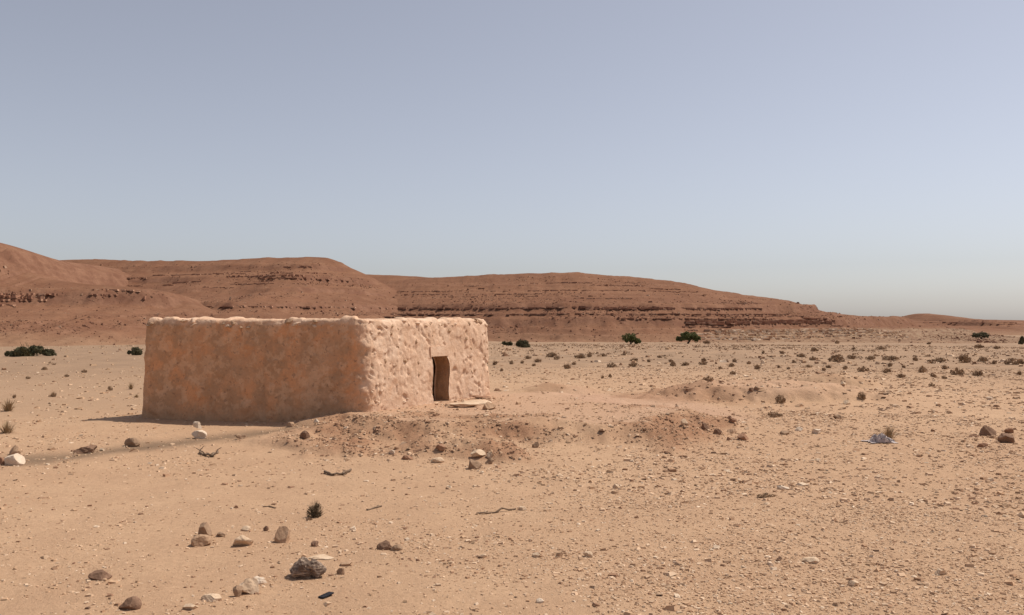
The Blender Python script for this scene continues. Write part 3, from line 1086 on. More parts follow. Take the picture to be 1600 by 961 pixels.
plant('dry_shrub', DRY[3], 1195, 776, 30, 7, 'flat grey-brown twiggy plant on bare gravel in the right foreground', 'shrub')
plant('dry_shrub', DRY[2], 23, 622, 9, 7, 'tiny dry shrub above the pale tussock at the left edge', 'shrub')

# the dry shrubs dotted over the plain, read off the photograph: x, lower y, width, height
FIELD = [(887, 576, 13, 8), (870, 562, 12, 5), (905, 560, 18, 6), (921, 558, 10, 6), (942, 557, 14, 4), (840, 566, 15, 6), (862, 558, 20, 6), (826, 561, 10, 5),
         (800, 569, 10, 5), (816, 568, 6, 4), (773, 570, 9, 7), (784, 580, 5, 4), (834, 572, 8, 4), (957, 574, 18, 6), (989, 573, 14, 6), (1014, 566, 8, 5),
         (1051, 572, 9, 6), (1072, 571, 12, 5), (1098, 570, 11, 5), (1048, 566, 8, 4), (991, 564, 16, 5), (1143, 573, 10, 5), (1182, 577, 9, 7), (1148, 566, 8, 5),
         (1100, 565, 10, 5), (941, 591, 6, 5), (953, 590, 6, 5), (1144, 585, 10, 5), (1106, 595, 14, 6), (1216, 575, 6, 4), (1231, 577, 7, 4), (1240, 567, 7, 4),
         (1250, 558, 14, 5), (1270, 563, 10, 5), (1287, 579, 7, 4), (1295, 575, 12, 5), (1306, 565, 24, 9), (1331, 561, 18, 6), (1348, 581, 15, 7), (1360, 562, 18, 5),
         (1384, 583, 16, 8), (1391, 563, 30, 6), (1409, 590, 12, 6), (1441, 582, 17, 8), (1430, 564, 10, 5), (1458, 589, 11, 6), (1466, 567, 24, 7), (1477, 577, 10, 6),
         (1495, 586, 17, 9), (1507, 567, 22, 11), (1525, 587, 22, 9), (1536, 565, 14, 6), (1553, 569, 8, 5), (1580, 570, 18, 8), (1595, 570, 12, 7), (1592, 586, 9, 7),
         (1475, 592, 10, 4), (1390, 573, 8, 6), (1376, 546, 16, 4), (1530, 544, 16, 5), (1556, 545, 12, 5), (1272, 549, 12, 5), (1192, 553, 6, 5), (1455, 604, 8, 5),
         (1222, 553, 8, 4), (1412, 575, 7, 5), (1320, 577, 9, 5), (1264, 574, 10, 4), (1170, 569, 7, 4), (1125, 577, 8, 4), (1030, 559, 9, 4), (975, 555, 10, 3),
         (896, 570, 7, 4), (1308, 537, 9, 4), (1334, 547, 8, 4), (1451, 538, 8, 4), (70, 578, 9, 4), (45, 592, 9, 4), (132, 582, 8, 4), (105, 589, 7, 4)]
LAND = [(300, 'on the sand left of the hut', 'shrubs left of the hut'), (850, 'beside the right edge of the hut', 'shrubs beside the hut'),
        (965, 'between hut and compact tree', 'shrubs short of the compact tree'), (1040, 'below the compact dark tree', 'shrubs below the compact tree'),
        (1120, 'below the umbrella-crowned tree', 'shrubs below the umbrella-crowned tree'), (1235, 'below the ledges, left end', 'shrubs below the pale ledges'),
        (1330, 'below the ledges, middle', 'shrubs below the middle ledges'), (1425, 'below the ledges, right end', 'shrubs below the right ledges'),
        (1500, 'below the table mound', 'shrubs below the table mound'), (1700, 'below the lone far right tree', 'shrubs below the far right tree')]
ORD = ['first', 'second', 'third', 'fourth', 'fifth', 'sixth', 'seventh', 'eighth', 'ninth', 'tenth']


def bin_of(px, py):
    k = next(i for i, l in enumerate(LAND) if px < l[0])
    return k, 0 if py < 563 else 1 if py < 578 else 2


for k, (px, py, w, h) in enumerate(FIELD):
    b = bin_of(px, py)
    row = sorted(q[0] for q in FIELD if bin_of(q[0], q[1]) == b)
    lab = 'low brown shrub %s, %s in its %s row' % (LAND[b[0]][1], ORD[row.index(px)], ('far', 'middle', 'near')[b[1]])
    if len(row) == 1:
        lab = 'low brown shrub %s, alone in its %s row' % (LAND[b[0]][1], ('far', 'middle', 'near')[b[1]])
    plant('dry_shrub', DRY[k % 5], px, py, w * 1.25, h * 1.25, lab, 'shrub', LAND[b[0]][2])

# ------------------------------------------------------------------ single stones, read off the photograph
K = stone_thing


def big_rock():
    x, y = at(480, 905)
    s = y / F_PX
    parts = []
    for seed, cx, w, d, h in ((7, -0.20, 0.66, 0.55, 0.98), (13, 0.20, 0.60, 0.5, 0.95)):
        v, f = rock_shape(seed, 4, 10, (0.55, 0.85), 0.16)
        v = v * np.array([w * 58 * s, d * 58 * s, h * 36 * s])
        v[:, 2] -= v[:, 2].min()
        v[:, 0] += cx * 58 * s
        parts.append((v, f))
    v, f = join(parts)
    o = obj('boulder', make_mesh('boulder', v, f), M_STONE['dark'])
    o.location = (x, y + 0.12, float(G(x, y)) - 0.03)
    tag(o, 'largest dark grey veined rock with two lobes in the left foreground', 'rock')


big_rock()
K('rock', 'dark brown angular rock at the bottom left edge of the picture', 'rock', 203, 952, 34, 20, 'brown', 21, tilt=-0.2)
K('rock', 'flat dark brown rock on bare sand at lower left', 'rock', 155, 905, 36, 13, 'brown', 22)
K('rock', 'rounded pale stone left of the dark veined rock, darker on its left side', 'rock', 386, 927, 34, 24, 'pale', 23)
K('rock', 'small grey stone leaning on the left of the rounded pale stone', 'rock', 372, 931, 15, 18, 'grey', 24)
K('rock', 'thin pale slab propped above the rounded pale stone', 'rock', 405, 911, 28, 9, 'white', 25, tilt=-0.12)
K('rock', 'low wide pale stone half buried at the bottom left', 'rock', 330, 938, 34, 9, 'pale', 26, sink=0.4)
K('rock', 'pale flat stone at the bottom edge below the half buried one', 'rock', 296, 951, 24, 8, 'pale', 27)
K('rock', 'pointed tan stone standing on a pale lump in the left foreground', 'rock', 319, 838, 25, 20, 'grey', 233, tilt=-0.2)
K('rock', 'rough pale lump below the pointed tan stone', 'rock', 314, 853, 30, 17, 'tan', 229)
K('rock', 'small dark stone right of the pointed tan stone', 'rock', 346, 838, 14, 7, 'grey', 30)
K('rock', 'smooth pale grey slab lying between the two pointed stones', 'rock', 379, 853, 32, 17, 'pale', 31)
K('rock', 'small pale chip just above the smooth pale grey slab', 'rock', 384, 829, 16, 7, 'pale', 32)
K('rock', 'jagged upright light brown stone in the left foreground', 'rock', 441, 847, 26, 25, 'tan', 33, tilt=0.3)
K('rock', 'small dark red stone right of the jagged upright one', 'rock', 492, 853, 12, 8, 'brown', 34)
K('rock', 'small brown stone between the jagged upright one and the shrub', 'rock', 416, 829, 9, 8, 'brown', 35)
K('clod', 'dark brown crumbly clod in the foreground right of the shrub', 'clod', 600, 858, 26, 13, 'brown', 36, rough=0.3)
K('rock', 'tan stone leaning against the dark brown clod', 'rock', 620, 859, 20, 9, 'grey', 37)
K('rock', 'dark cluster stone right of the dark veined rock', 'rock', 533, 896, 14, 10, 'grey', 38)
K('rock', 'thin flat stone behind the cluster right of the veined rock', 'rock', 540, 884, 22, 6, 'tan', 39)
K('rock', 'pale flat stone behind the dark veined rock', 'rock', 500, 874, 40, 4, 'pale', 40, sink=0.4)
K('boulder', 'round pale boulder at the left edge below a smaller stone', 'rock', 22, 727, 30, 18, 'white', 241, rough=.05)
K('rock', 'small dark and pale stone behind the round pale boulder', 'rock', 21, 711, 20, 15, 'tan', 42)
K('rock', 'reddish stone cut by the left edge of the picture', 'rock', 2, 726, 12, 12, 'red', 43)
K('clod', 'dark double clod at the upper rim of the dark ground strip', 'clod', 132, 708, 33, 12, 'brown', 44, rough=0.3)
K('rock', 'brown angular stone standing at the dark ground strip', 'rock', 205, 698, 23, 15, 'grey', 45, tilt=-0.2)
K('rock', 'white stone at the foot of the shaded hut wall, under another stone', 'rock', 310, 685, 24, 13, 'white', 46)
K('rock', 'white stone topping the stone at the shaded hut wall', 'rock', 308, 684, 14, 12, 'white', 47, lift=0.21, sink=0.0)
K('rock', 'small brown stone right of the white stones before the hut', 'rock', 376, 686, 15, 9, 'grey', 48)
K('rock', 'dark upright stone before the near end of the shaded wall', 'rock', 476, 686, 16, 13, 'brown', 49)
K('rock', 'pale chip at the foot of the shaded wall', 'rock', 495, 660, 10, 5, 'white', 50)
K('rock', 'small tan lump at the foot of the shaded wall left of the pale chip', 'rock', 454, 667, 14, 7, 'tan', 51)
K('boulder', 'grey rounded boulder at the foot of the rubble bank in the centre', 'rock', 742, 733, 21, 15, 'grey', 52)
K('rock', 'dark stone right of the grey boulder at the rubble bank', 'rock', 764, 725, 12, 10, 'grey', 53)
K('rock', 'pale broken stone behind the grey boulder', 'rock', 747, 717, 24, 10, 'pale', 54)
K('rock', 'pale chip behind the stone right of the grey boulder', 'rock', 766, 716, 12, 8, 'pale', 55)
K('rock', 'flat pale stone left of the grey boulder', 'rock', 683, 723, 22, 8, 'pale', 56)
K('rock', 'brown stone at the left end of the stone row before the bank', 'rock', 636, 718, 18, 7, 'red', 57)
K('rock', 'small reddish stone above the flat pale stone', 'rock', 688, 706, 16, 8, 'red', 58)
K('rock', 'stone on the slope of the rubble bank above the grey boulder', 'rock', 837, 699, 12, 9, 'grey', 59)
K('rock', 'pale triangular chip low on the bank at left', 'rock', 612, 710, 10, 6, 'white', 60)
K('boulder', 'dark brown boulder at the right edge, the upper of two', 'rock', 1545, 681, 27, 16, 'brown', 61)
K('boulder', 'dark brown boulder at the right edge, the lower of two', 'rock', 1574, 692, 26, 15, 'brown', 62)
K('rock', 'small reddish stone behind the lower boulder at the right edge', 'rock', 1577, 677, 13, 9, 'red', 63)
K('rock', 'low brown stone left of the upper boulder at the right edge', 'rock', 1522, 683, 14, 5, 'red', 64)
K('rock', 'flat brown stone below the upper boulder at the right edge', 'rock', 1553, 685, 14, 5, 'tan', 65)
K('rock', 'brown cluster stone below the two boulders at right', 'rock', 1536, 699, 16, 7, 'red', 66)
K('rock', 'pale tan block, first of the stone row right of the path', 'rock', 1070, 664, 13, 9, 'pale', 67)
K('rock', 'dark brown pointed block in the stone row right of the path', 'rock', 1103, 672, 13, 10, 'brown', 68)
K('rock', 'dark wide block next to the pointed one in the stone row', 'rock', 1121, 679, 14, 9, 'brown', 69)
K('rock', 'two-toned flat block tilted in the stone row right of the path', 'rock', 1144, 677, 15, 8, 'tan', 70, tilt=-0.2)
K('rock', 'reddish wedge stone at the near end of the stone row', 'rock', 1162, 688, 22, 10, 'red', 71)
K('rock', 'small stone below the dark wide block of the row', 'rock', 1139, 688, 8, 5, 'red', 72)
K('rock', 'reddish stone above the stone row, upper of a pair', 'rock', 1140, 655, 12, 7, 'red', 73)
K('rock', 'reddish stone above the stone row, lower of a pair', 'rock', 1145, 661, 12, 6, 'red', 74)
K('rock', 'white chip lying right of the stone row', 'rock', 1248, 673, 13, 6, 'white', 75)
K('rock', 'dark flat stone left of the white chip', 'rock', 1227, 679, 16, 6, 'grey', 76)
K('rock', 'pale block with a dark left side, right of the white chip', 'rock', 1278, 678, 18, 8, 'white', 77)
K('rock', 'brown flat stone above the pale block in the right middle ground', 'rock', 1310, 655, 15, 7, 'grey', 78)
K('rock', 'pale squared stone at the foot of the small mound at right', 'rock', 1324, 632, 12, 7, 'pale', 79)
K('rock', 'pale stone high on the small earth mound at right', 'rock', 1318, 603, 9, 6, 'pale', 80)
K('rock', 'brown boulder on the crest of the pale mound right of the path', 'rock', 1183, 610, 10, 6, 'grey', 81)
K('rock', 'smaller stone touching the brown boulder on the pale mound', 'rock', 1174, 612, 8, 5, 'brown', 82)
K('rock', 'pale flat stone on gravel in the right middle ground', 'rock', 1224, 764, 19, 6, 'white', 83)
K('rock', 'wide pale flat stone in the right foreground, left of three', 'rock', 1267, 879, 26, 8, 'pale', 84, sink=.3)
K('rock', 'round pale stone in the right foreground, lowest of three', 'rock', 1333, 915, 19, 9, 'pale', 85)
K('rock', 'broad pale stone in the right foreground, right of three', 'rock', 1468, 897, 22, 9, 'pale', 86)
K('rock', 'pair of dark reddish clods in the right foreground', 'rock', 1217, 876, 14, 7, 'brown', 87, rough=.3)
K('rock', 'pale flat stone in the centre foreground, left of a second', 'rock', 755, 871, 16, 7, 'pale', 88)
K('rock', 'pale oblong stone in the centre foreground', 'rock', 838, 870, 15, 7, 'pale', 89)
K('rock', 'tan stone right of the pale oblong stone in the centre', 'rock', 874, 869, 11, 7, 'tan', 90)
K('rock', 'pale oblong stone near the bottom edge in the centre', 'rock', 844, 941, 13, 6, 'white', 91)
K('rock', 'pale pebble pile stone in the centre right foreground', 'rock', 919, 870, 16, 9, 'pale', 92)
K('rock', 'elongated pale stone at the tip of a stick in the centre', 'rock', 817, 797, 14, 6, 'pale', 93)
K('rock', 'pale stone in the centre right middle ground', 'rock', 962, 763, 10, 7, 'pale', 94)
K('rock', 'light stone far right at the picture edge above the boulders', 'rock', 1547, 625, 13, 5, 'white', 95)

# slabs before the door
K('stone_slab', 'long pale threshold slab in front of the doorway', 'slab', 725, 637, 48, 7, 'pale', 201, depth=0.6, rot=0.12, level=3, planes=12)
K('stone_slab', 'square brown end block of the slabs in front of the doorway', 'slab', 764, 640, 22, 12, 'tan', 202, depth=0.5, rot=0.1)
K('stone_slab', 'thin upper slab lying behind the end block by the hut', 'slab', 745, 631, 46, 5, 'pale', 203, depth=0.6, rot=0.15)
K('stone_slab', 'dark low slab at the foot of the wall right of the doorway', 'slab', 752, 623, 34, 6, 'red', 204, depth=0.4, rot=0.3)


# ------------------------------------------------------------------ small found things
def stick(name, label, pts_px, rad, forks=()):
    r = np.random.default_rng(len(label))
    P = [at(*p) for p in pts_px]
    x0, y0 = P[0]
    z0 = float(G(x0, y0))
    parts = []
    for (a, b) in zip(P[:-1], P[1:]):
        za, zb = float(G(*a)), float(G(*b))
        parts.append(limb((a[0] - x0, a[1] - y0, za - z0 + rad), (b[0] - x0, b[1] - y0, zb - z0 + rad), rad, rad * 0.8, r, 4, 6, 0.04))
    for k, dx, dy, dz in forks:
        a = P[k]; za = float(G(*a))
        p = (a[0] - x0, a[1] - y0, za - z0 + rad)
        parts.append(limb(p, (p[0] + dx, p[1] + dy, p[2] + dz), rad * 0.7, rad * 0.3, r, 4, 5, 0.06))
    o = obj(name, make_mesh(name, *join(parts), True), M_WOOD, loc=(x0, y0, z0))
    tag(o, label, 'stick')


stick('dead_branch', 'curved dead branch on the sand left of the rubble bank', [(508, 738), (522, 743), (536, 742), (549, 735)], 0.025, ((1, -0.12, 0.1, 0.03), (2, 0.1, -0.12, 0.02)))
stick('dead_branch', 'tangle of dead twigs below the white stones by the hut', [(313, 708), (322, 712), (333, 714), (341, 706)], 0.025, ((0, 0.05, 0.1, 0.12), (1, -0.2, 0.0, 0.14), (2, 0.15, 0.1, 0.16), (1, 0.2, -0.2, 0.05)))
stick('dead_branch', 'thin straight stick on gravel near the foreground shrub', [(574, 797), (586, 794), (597, 791)], 0.014, ((1, 0.05, 0.1, 0.02),))
stick('dead_branch', 'long thin stick pointing to a pale stone in the centre', [(745, 803), (775, 801), (806, 796)], 0.014, ((1, 0.1, 0.12, 0.02),))
stick('dead_branch', 'thin twig lying above the foreground shrub', [(412, 792), (422, 791), (432, 794)], 0.01, ())


def plate():
    x, y = at(511, 931)
    w, d, h = 0.085, 0.15, 0.011
    b = 0.002
    v = []
    for z, i in ((0, b), (b, 0), (h - b, 0), (h, b)):
        for sx, sy in ((-1, -1), (1, -1), (1, 1), (-1, 1)):
            c = 0.012
            for a in np.linspace(0, math.pi / 2, 4):
                base = {(-1, -1): math.pi, (1, -1): 1.5 * math.pi, (1, 1): 0.0, (-1, 1): 0.5 * math.pi}[(sx, sy)]
                v.append((sx * (w / 2 - c) + (c - i) * math.cos(base + a), sy * (d / 2 - c) + (c - i) * math.sin(base + a), z))
    v = np.array(v).reshape(4, 16, 3)
    V = v.transpose(1, 0, 2).reshape(-1, 3)
    idx = np.arange(64).reshape(16, 4)
    me = make_mesh('plate', V, [grid_faces(16, 4, True), idx[:, 3][None, :], idx[::-1, 0][None, :]])
    o = obj('plate', me, M_BLACK, loc=(x, y, float(G(x, y)) + 0.012))
    o.rotation_euler = (math.radians(6), math.radians(-5), math.radians(-38))
    tag(o, 'small flat black rectangular plate lying in the left foreground gravel', 'plate')


plate()


def cloth():
    x, y = at(1379, 692)
    n = 70
    u, w = np.meshgrid(np.linspace(-1, 1, n), np.linspace(-1, 1, n), indexing='ij')
    fx = fbm(u * 1.3, w * 1.3, 3, 301); fy = fbm(u * 1.3 + 9, w * 1.3, 3, 303)
    X = 0.33 * (u + 0.35 * fx); Y = 0.23 * (w + 0.5 * fy)
    fold = 1 - np.abs(fbm(u * 3.0 + 0.6 * w, w * 2.4 + 0.5 * fx, 4, 305)) * 2.2
    hump = np.exp(-((u + 0.25) / 0.55) ** 2 - (w / 0.8) ** 2)
    Z = 0.008 + np.clip(fold, 0, 1) * (0.08 + 0.15 * hump) * sstep(1.05, 0.6, np.hypot(u * 0.9, w * 0.9))
    top = np.stack([X, Y, Z], -1).reshape(-1, 3)
    bot = top - np.array([0, 0, 0.006])
    gf = grid_faces(n, n)
    m = n * n
    gi = np.arange(m).reshape(n, n)
    fs = [gf, gf[:, ::-1] + m]
    for line, fl in ((gi[0], 0), (gi[-1], 1), (gi[:, 0], 1), (gi[:, -1], 0)):
        f = np.stack([line[:-1], line[1:], line[1:] + m, line[:-1] + m], -1)
        fs.append(f[:, ::-1] if fl else f)
    k = NT('grey_rag', 0.95, 0.05)
    a = k.ramp(k.noise(7.0, 4, 0.6), 0.42, 0.58)
    c = k.mix(a, (0.38, 0.315, 0.30), (0.60, 0.51, 0.47))
    c = k.mix(k.ramp(k.noise(5.0, 3, 0.6, stretch=(1, 4, 1)), 0.56, 0.62), c, (0.13, 0.105, 0.11))
    k.color(c)
    o = obj('cloth', make_mesh('cloth', np.concatenate([top, bot]), fs, True), k.m, loc=(x, y + 0.12, float(G(x, y + 0.12)) + 0.01))
    tag(o, 'crumpled grey-lilac cloth lying in front of a grass tussock', 'cloth')


cloth()

# ------------------------------------------------------------------ gravel: far too many chips to count
TINTS = np.array([(0.48, 0.305, 0.185), (0.56, 0.375, 0.24), (0.62, 0.44, 0.295), (0.70, 0.53, 0.375), (0.36, 0.21, 0.125), (0.27, 0.15, 0.09), (0.19, 0.115, 0.075)])


def chips(name, label, X, Y, Zb, size, flat, tint, level0=True, seed=1):
    r = np.random.default_rng(seed)
    n = len(X)
    shapes = []
    for k in range(14):
        if level0:
            v, f = rock_shape(500 + k, 0, 5, (0.5, 0.85), 0.0)
        else:
            v = np.array([(-.5, -.35, -.5), (.4, -.5, -.5), (.5, .4, -.5), (-.35, .5, -.5), (-.3, -.3, .35), (.3, -.25, .5), (.3, .3, .3), (-.25, .3, .45)]) + r.uniform(-.12, .12, (8, 3))
            f = np.array([(0, 1, 5), (0, 5, 4), (1, 2, 6), (1, 6, 5), (2, 3, 7), (2, 7, 6), (3, 0, 4), (3, 4, 7), (4, 5, 6), (4, 6, 7)])
        shapes.append((v, f))
    pick = r.integers(0, len(shapes), n)
    a = r.uniform(0, 2 * math.pi, n); tx = r.normal(0, 0.22, n)
    asp = r.uniform(0.5, 1.0, n)
    vs, fs, cs, n0 = [], [], [], 0
    for k, (v, f) in enumerate(shapes):
        m = np.where(pick == k)[0]
        if not len(m):
            continue
        S = np.stack([size[m], size[m] * asp[m], size[m] * flat[m]], -1)
        p = v[None] * S[:, None, :]
        c, s = np.cos(tx[m])[:, None], np.sin(tx[m])[:, None]
        p = np.stack([p[..., 0], p[..., 1] * c - p[..., 2] * s, p[..., 1] * s + p[..., 2] * c], -1)
        c, s = np.cos(a[m])[:, None], np.sin(a[m])[:, None]
        p = np.stack([p[..., 0] * c - p[..., 1] * s, p[..., 0] * s + p[..., 1] * c, p[..., 2]], -1)
        p += np.stack([X[m], Y[m], Zb[m] + size[m] * flat[m] * 0.28], -1)[:, None, :]
        vs.append(p.reshape(-1, 3))
        fs.append((f[None] + (np.arange(len(m)) * len(v))[:, None, None] + n0).reshape(-1, 3))
        cs.append(np.repeat(tint[m], len(v), 0))
        n0 += len(m) * len(v)
    me = make_mesh(name, np.concatenate(vs), np.concatenate(fs))
    color_attr(me, 'tint', np.concatenate(cs))
    o = obj(name, me, M_GRAVEL)
    return tag(o, label, 'gravel', kind='stuff')


def in_hut(x, y):
    inside = np.ones(np.shape(x), bool)
    for k in range(4):
        p = HUT[k]; q = HUT[(k + 1) % 4]
        inside &= ((q[0] - p[0]) * (y - p[1]) - (q[1] - p[1]) * (x - p[0])) > -0.05 * np.hypot(*(q - p))
    return inside


def scatter(n, r0, r1, seed, dens, half=43.0):
    r = np.random.default_rng(seed)
    rr = np.sqrt(r.uniform(r0 * r0, r1 * r1, n)); th = np.radians(r.uniform(-half, half, n))
    x, y = rr * np.sin(th), rr * np.cos(th)
    keep = (r.uniform(0, 1, n) < dens(x, y)) & ~in_hut(x, y)
    return x[keep], y[keep]


def near_density(x, y):
    p, slope, m2, m3, m4, scarp, n, r = masks(x, y)
    red, pink, far, dark, path = soil(x, y)
    u = x / np.maximum(y, 1) * F_PX + 800
    d = 0.22 + 0.55 * sstep(500, 1150, u) * sstep(24, 10, r) + 0.35 * sstep(700, 1300, u)
    d = d * (0.45 + 1.1 * sstep(-0.35, 0.45, fbm(x * 0.6, y * 0.6, 4, 401)))
    d = d * (0.6 + 0.8 * sstep(-0.2, 0.4, fbm(x * 2.6, y * 2.6, 3, 403)))
    d = d + 0.9 * slope * sstep(-0.35, 0.2, fbm(x * 1.5, y * 1.5, 3, 405)) + 0.45 * scarp + 0.2 * m3 + .2 * m4
    d = d * (1 - 0.85 * path) * (1 - 0.5 * (p * (1 - slope)))
    d = d * np.where(u < 420, 0.65, 1.0)
    return np.clip(d, 0, 1)


def pick_tint(x, y, seed, dark=0.0):
    r = np.random.default_rng(seed)
    red = soil(x, y)[0]
    w = np.tile(np.array([0.34, 0.30, 0.16, 0.05, 0.11, 0.03, 0.01]), (len(x), 1))
    w[:, 4:6] += 0.7 * red[:, None]
    w[:, 2:4] *= (1 - 0.6 * red)[:, None]
    w[:, 5:] += dark
    c = np.cumsum(w / w.sum(1, keepdims=True), 1)
    k = (r.uniform(0, 1, len(x))[:, None] > c).sum(1).clip(0, 6)
    return TINTS[k] * r.uniform(0.85, 1.15, (len(x), 1))


def gravel_layer(n, r0, r1, seed, lo, med, sig, hi, label, level0=True, dark=0.0):
    x, y = scatter(n, r0, r1, seed, near_density)
    r = np.random.default_rng(seed + 1)
    size = np.clip(med * np.exp(r.normal(0, sig, len(x))), lo, hi)
    flat = r.uniform(0.14, 0.42, len(x))
    chips('gravel', label, x, y, G(x, y), size, flat, pick_tint(x, y, seed + 2, dark), level0, seed + 3)
    return len(x)


cnt = [gravel_layer(112000, 6.8, 14.5, 610, 0.010, 0.023, 0.5, 0.13, 'flat tan stone chips strewn over the near foreground', False),
       gravel_layer(105000, 14.5, 29.0, 620, 0.018, 0.040, 0.5, 0.20, 'tan and pale stone chips over the middle ground and the rubble bank', False),
       gravel_layer(50000, 29.0, 60.0, 630, 0.04, 0.085, 0.5, 0.30, 'stone chips strewn behind the hut and around the low mounds', False)]


def stone_debris():
    """small fragments and chips lying round the larger stones"""
    r = np.random.default_rng(660)
    P = []
    for x, y, w in STONE_SPOTS:
        for k in range(16):
            a = r.uniform(0, 2 * math.pi); d = w * (0.45 + abs(r.normal(0, 0.7)))
            P.append((x + d * math.cos(a), y + d * math.sin(a), min(0.22, w * r.uniform(0.05, 0.22))))
    P = np.array(P)
    P = P[~in_hut(P[:, 0], P[:, 1])]
    chips('gravel', 'small fragments lying round the larger stones', P[:, 0], P[:, 1], G(P[:, 0], P[:, 1]), P[:, 2], r.uniform(0.25, 0.6, len(P)), pick_tint(P[:, 0], P[:, 1], 661), False, 662)


stone_debris()


def far_density(x, y):
    u = x / np.maximum(y, 1) * F_PX + 800
    d = 0.35 + 0.65 * sstep(-0.1, 0.4, fbm(x * 0.12, y * 0.07, 4, 451))
    return np.clip(d * np.where(u < 760, 0.18, 1.0), 0, 1)


x, y = scatter(21500, 60, 225, 640, far_density)
r_ = np.random.default_rng(641)
chips('gravel', 'loose stones scattered over the far plain below the hills', x, y, G(x, y), np.clip(0.17 * np.exp(r_.normal(0, 0.5, len(x))), .08, .6), r_.uniform(0.3, 0.7, len(x)), pick_tint(x, y, 642, 0.07), False, 643)

# low dry scrub too small and dense to count on the far plain
def scrub():
    r = np.random.default_rng(650)
    x, y = scatter(1900, 62, 215, 651, lambda x, y: np.where(x / y * F_PX + 800 < 760, 0.06, sstep(0.0, 0.35, fbm(x * 0.09, y * 0.06, 3, 455))))
    n = len(x)
    cent = np.stack([x, y, G(x, y) + 0.08], -1)
    v, f, t = leaf_cloud(cent, r.uniform(0.18, 0.5, n), 22, 0.10, r, (1.2, 1, 0.35))
    me = make_mesh('scrub', v, f)
    attr(me, 'tint', t)
    tag(obj('scrub', me, M_DRY), 'sparse dry brown scrub mottling the far stony plain', 'scrub', kind='stuff')


scrub()


def hill_rubble(data, n, seed, label, s0):
    X, Y, Z, t, rub = data
    r = np.random.default_rng(seed)
    w = ((t > 0.03) & (t < 0.93)) * (0.14 + rub ** 1.5)
    w = (w / w.sum()).ravel()
    k = r.choice(len(w), n, p=w)
    x, y, z = X.ravel()[k], Y.ravel()[k], Z.ravel()[k]
    size = np.clip(s0 * np.exp(r.normal(0, 0.5, n)), 0.2, 2.4)
    tint = np.array([(0.22, 0.105, 0.066), (0.28, 0.145, 0.09), (0.36, 0.22, 0.145), (0.18, 0.085, 0.054)])[r.choice(4, n, p=[.35, .35, .12, .18])]
    chips('rubble', label, x, y, z - 0.1 * size, size, r.uniform(0.35, 0.8, n), tint, False, seed + 1)


def ledge_blocks(name, label, data, levels, seed, tints, drop=0.0):
    """courses of weathered blocks cropping out along level beds: (height, x0, x1, block width, block height, share, rows)"""
    X, Y, Z, t, rub = data
    r = np.random.default_rng(seed)
    xs = X[:, 0]
    P = []
    for z0, px0, px1, bw, bh, share, rows in levels:
        x = px0
        while x < px1:
            w = bw * math.exp(r.normal(0, 0.4))
            i = int(np.clip(np.searchsorted(xs, x), 0, len(xs) - 1))
            zz = z0 + 0.25 * float(fbm(x / 30.0, 0.3, 2, seed)) + r.normal(0, 0.06)
            col = Z[i]
            up = np.where((col[:-1] < zz) & (col[1:] >= zz) & (t[i][1:] > 0) & (t[i][1:] < 0.86))[0]
            keep = float(fbm(x / 26.0, z0 * 1.7, 4, seed + 3, 0.6)) * 0.9 + 0.5
            if len(up) and keep > 1 - share and r.uniform() < 0.9:
                j = up[0]
                f = (zz - col[j]) / max(1e-6, col[j + 1] - col[j])
                y = Y[i, j] + f * (Y[i, j + 1] - Y[i, j])
                for q in range(rows):
                    P.append((x + r.normal(0, 0.1), y + q * 0.35 + r.normal(0, 0.15), zz - 0.25 * bh + q * bh * 0.75, w * 1.15, bh * math.exp(r.normal(0, 0.3)), r.uniform(1.2, 2.4)))
            x += w
    P = np.array(P)
    n = len(P)
    box = np.array([(-.5, -.5, -.5), (.5, -.5, -.5), (.5, .5, -.5), (-.5, .5, -.5), (-.46, -.46, .5), (.46, -.46, .5), (.46, .46, .5), (-.46, .46, .5)])
    f = np.array([(0, 1, 5, 4), (1, 2, 6, 5), (2, 3, 7, 6), (3, 0, 4, 7), (4, 5, 6, 7)])
    v = box[None] * P[:, None, [3, 5, 4]] * (1 + r.uniform(-.14, .14, (n, 8, 3)))
    a = r.normal(0, 0.12, n)[:, None]
    v = np.stack([v[..., 0] * np.cos(a) - v[..., 1] * np.sin(a), v[..., 0] * np.sin(a) + v[..., 1] * np.cos(a), v[..., 2]], -1)
    v += P[:, None, :3]
    me = make_mesh(name, v.reshape(-1, 3), (f[None] + (np.arange(n) * 8)[:, None, None]).reshape(-1, 4))
    tt = np.array(tints)[r.integers(0, len(tints), n)] * r.uniform(0.85, 1.15, (n, 1))
    color_attr(me, 'tint', np.repeat(tt, 8, 0))
    tag(obj(name, me, M_GRAVEL), label, 'rock ledge', kind='stuff')


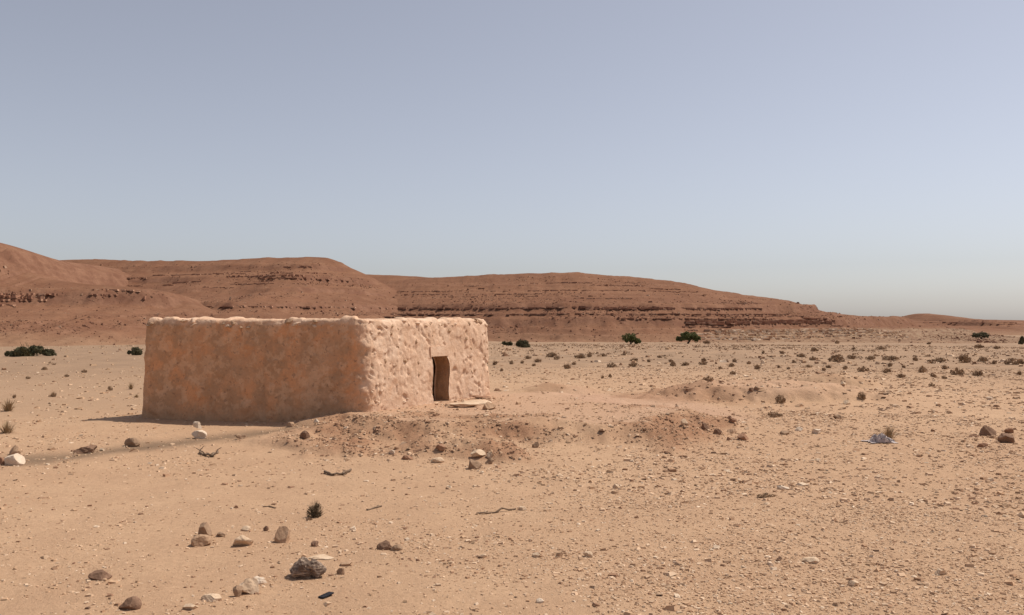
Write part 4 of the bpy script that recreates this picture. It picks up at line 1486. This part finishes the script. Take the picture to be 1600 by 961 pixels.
BED = [(0.36, 0.19, 0.12), (0.30, 0.15, 0.094), (0.42, 0.24, 0.155), (0.25, 0.125, 0.08)]
LIME = [(0.68, 0.49, 0.33), (0.58, 0.39, 0.25), (0.46, 0.28, 0.175), (0.74, 0.56, 0.40)]
ledge_blocks('rock_ledge', 'level courses of dark red rock cropping out along the long hill', hillC,
    [(7.9, -70, 112, 1.3, 0.55, 0.86, 1), (7.4, 30, 112, 1.2, 0.45, 0.6, 1), (5.2, -80, 118, 1.1, 0.38, 0.78, 1), (4.2, -60, 118, 1.0, 0.32, 0.5, 1), (3.4, 40, 126, 1.0, 0.4, 0.55, 1),
     (1.7, 64, 130, 1.3, 0.6, 0.97, 3), (0.5, 62, 140, 1.0, 0.35, 0.75, 1), (10.5, -60, 120, 1.0, 0.5, 0.38, 1), (12, -80, 120, 1.0, 0.5, 0.40, 1), (13.2, -80, 120, 1.1, 0.5, 0.40, 1), (14.5, -80, 130, 1.1, 0.6, 0.42, 1), (16.2, -80, 110, 1.2, 0.6, 0.45, 1),
     (17.6, -80, 110, 1.2, 0.6, 0.42, 1), (19, -70, 100, 1.2, 0.6, 0.42, 1), (20.3, -70, 80, 1.2, 0.6, 0.42, 1), (21.7, -60, 60, 1.3, 0.6, 0.45, 1), (23.3, -60, 20, 1.2, 0.6, 0.45, 1)], 810, BED)
ledge_blocks('rock_ledge', 'pale crumbling limestone courses at the foot of the long hill', hillC,
    [(-0.5, 60, 138, 0.9, 0.45, 0.80, 1), (-1.1, 60, 142, 0.8, 0.5, 0.8, 2), (-1.9, 56, 144, 0.8, 0.5, 0.85, 2), (-2.7, 56, 146, 0.75, 0.45, 0.8, 1), (-3.3, 56, 146, 0.7, 0.4, 0.7, 1)], 820, LIME)
ledge_blocks('rock_ledge', 'broken reddish rock ledge across the spur at left', hillA,
    [(9.0, -200, -96, 0.8, 0.5, 0.62, 1), (9.8, -200, -96, 0.9, 0.6, 0.6, 2), (10.8, -200, -100, 0.9, 0.5, 0.5, 1), (8.3, -190, -106, 0.8, 0.4, 0.5, 1), (7.4, -190, -106, 0.7, 0.35, 0.4, 1), (12.4, -200, -110, 0.9, 0.4, 0.38, 1), (14, -200, -120, 0.9, 0.5, 0.42, 1), (15.8, -200, -130, 1.0, 0.5, 0.42, 1), (17.5, -200, -140, 1.1, 0.6, 0.42, 1),
     (20, -200, -150, 1.1, 0.7, 0.5, 1), (22, -200, -156, 1.3, 0.8, 0.65, 2), (24, -200, -158, 1.3, 0.8, 0.7, 2), (25.6, -200, -160, 1.3, 0.9, 0.7, 2), (3, -180, -110, 0.7, 0.3, 0.4, 1)], 830, BED)
ledge_blocks('rock_ledge', 'broken reddish rock courses on the domed hill', hillB,
    [(7.6, -190, -50, 1.2, 0.4, 0.70, 1), (10.5, -180, -60, 1.0, 0.4, 0.34, 1), (16, -180, -60, 1.1, 0.5, 0.30, 1), (17.6, -180, -70, 1.1, 0.6, 0.33, 1), (19, -180, -70, 1.1, 0.6, 0.36, 1), (20.3, -180, -70, 1.1, 0.6, 0.36, 1), (21.5, -180, -70, 1.1, 0.6, 0.37, 1), (23, -170, -75, 1.1, 0.6, 0.37, 1), (24.3, -170, -75, 1.2, 0.5, 0.37, 1), (26.5, -140, -75, 1.6, 0.55, 0.55, 1), (29, -200, -80, 1.2, 0.4, 0.28, 1), (12.5, -230, -140, 1.3, 0.8, 0.6, 2)], 840, BED)
ledge_blocks('rock_ledge', 'dark red scarp courses below the distant plateau rim', hillD,
    [(1.8, 330, 700, 3.0, 1.0, 0.85, 1), (0.2, 330, 700, 3.0, 1.0, 0.7, 1), (-1.4, 330, 700, 2.6, 0.9, 0.6, 1), (-3.2, 320, 700, 2.6, 0.9, 0.55, 1), (-5.0, 340, 700, 2.4, 0.9, 0.6, 1)], 850, BED)

hill_rubble(hillA, 7000, 700, 'loose reddish boulders on the rocky spur at left', 0.30)
hill_rubble(hillB, 8000, 710, 'loose reddish boulders on the domed hill behind the hut', 0.34)
hill_rubble(hillC, 11000, 720, 'loose reddish boulders on the long ledged hill', 0.36)
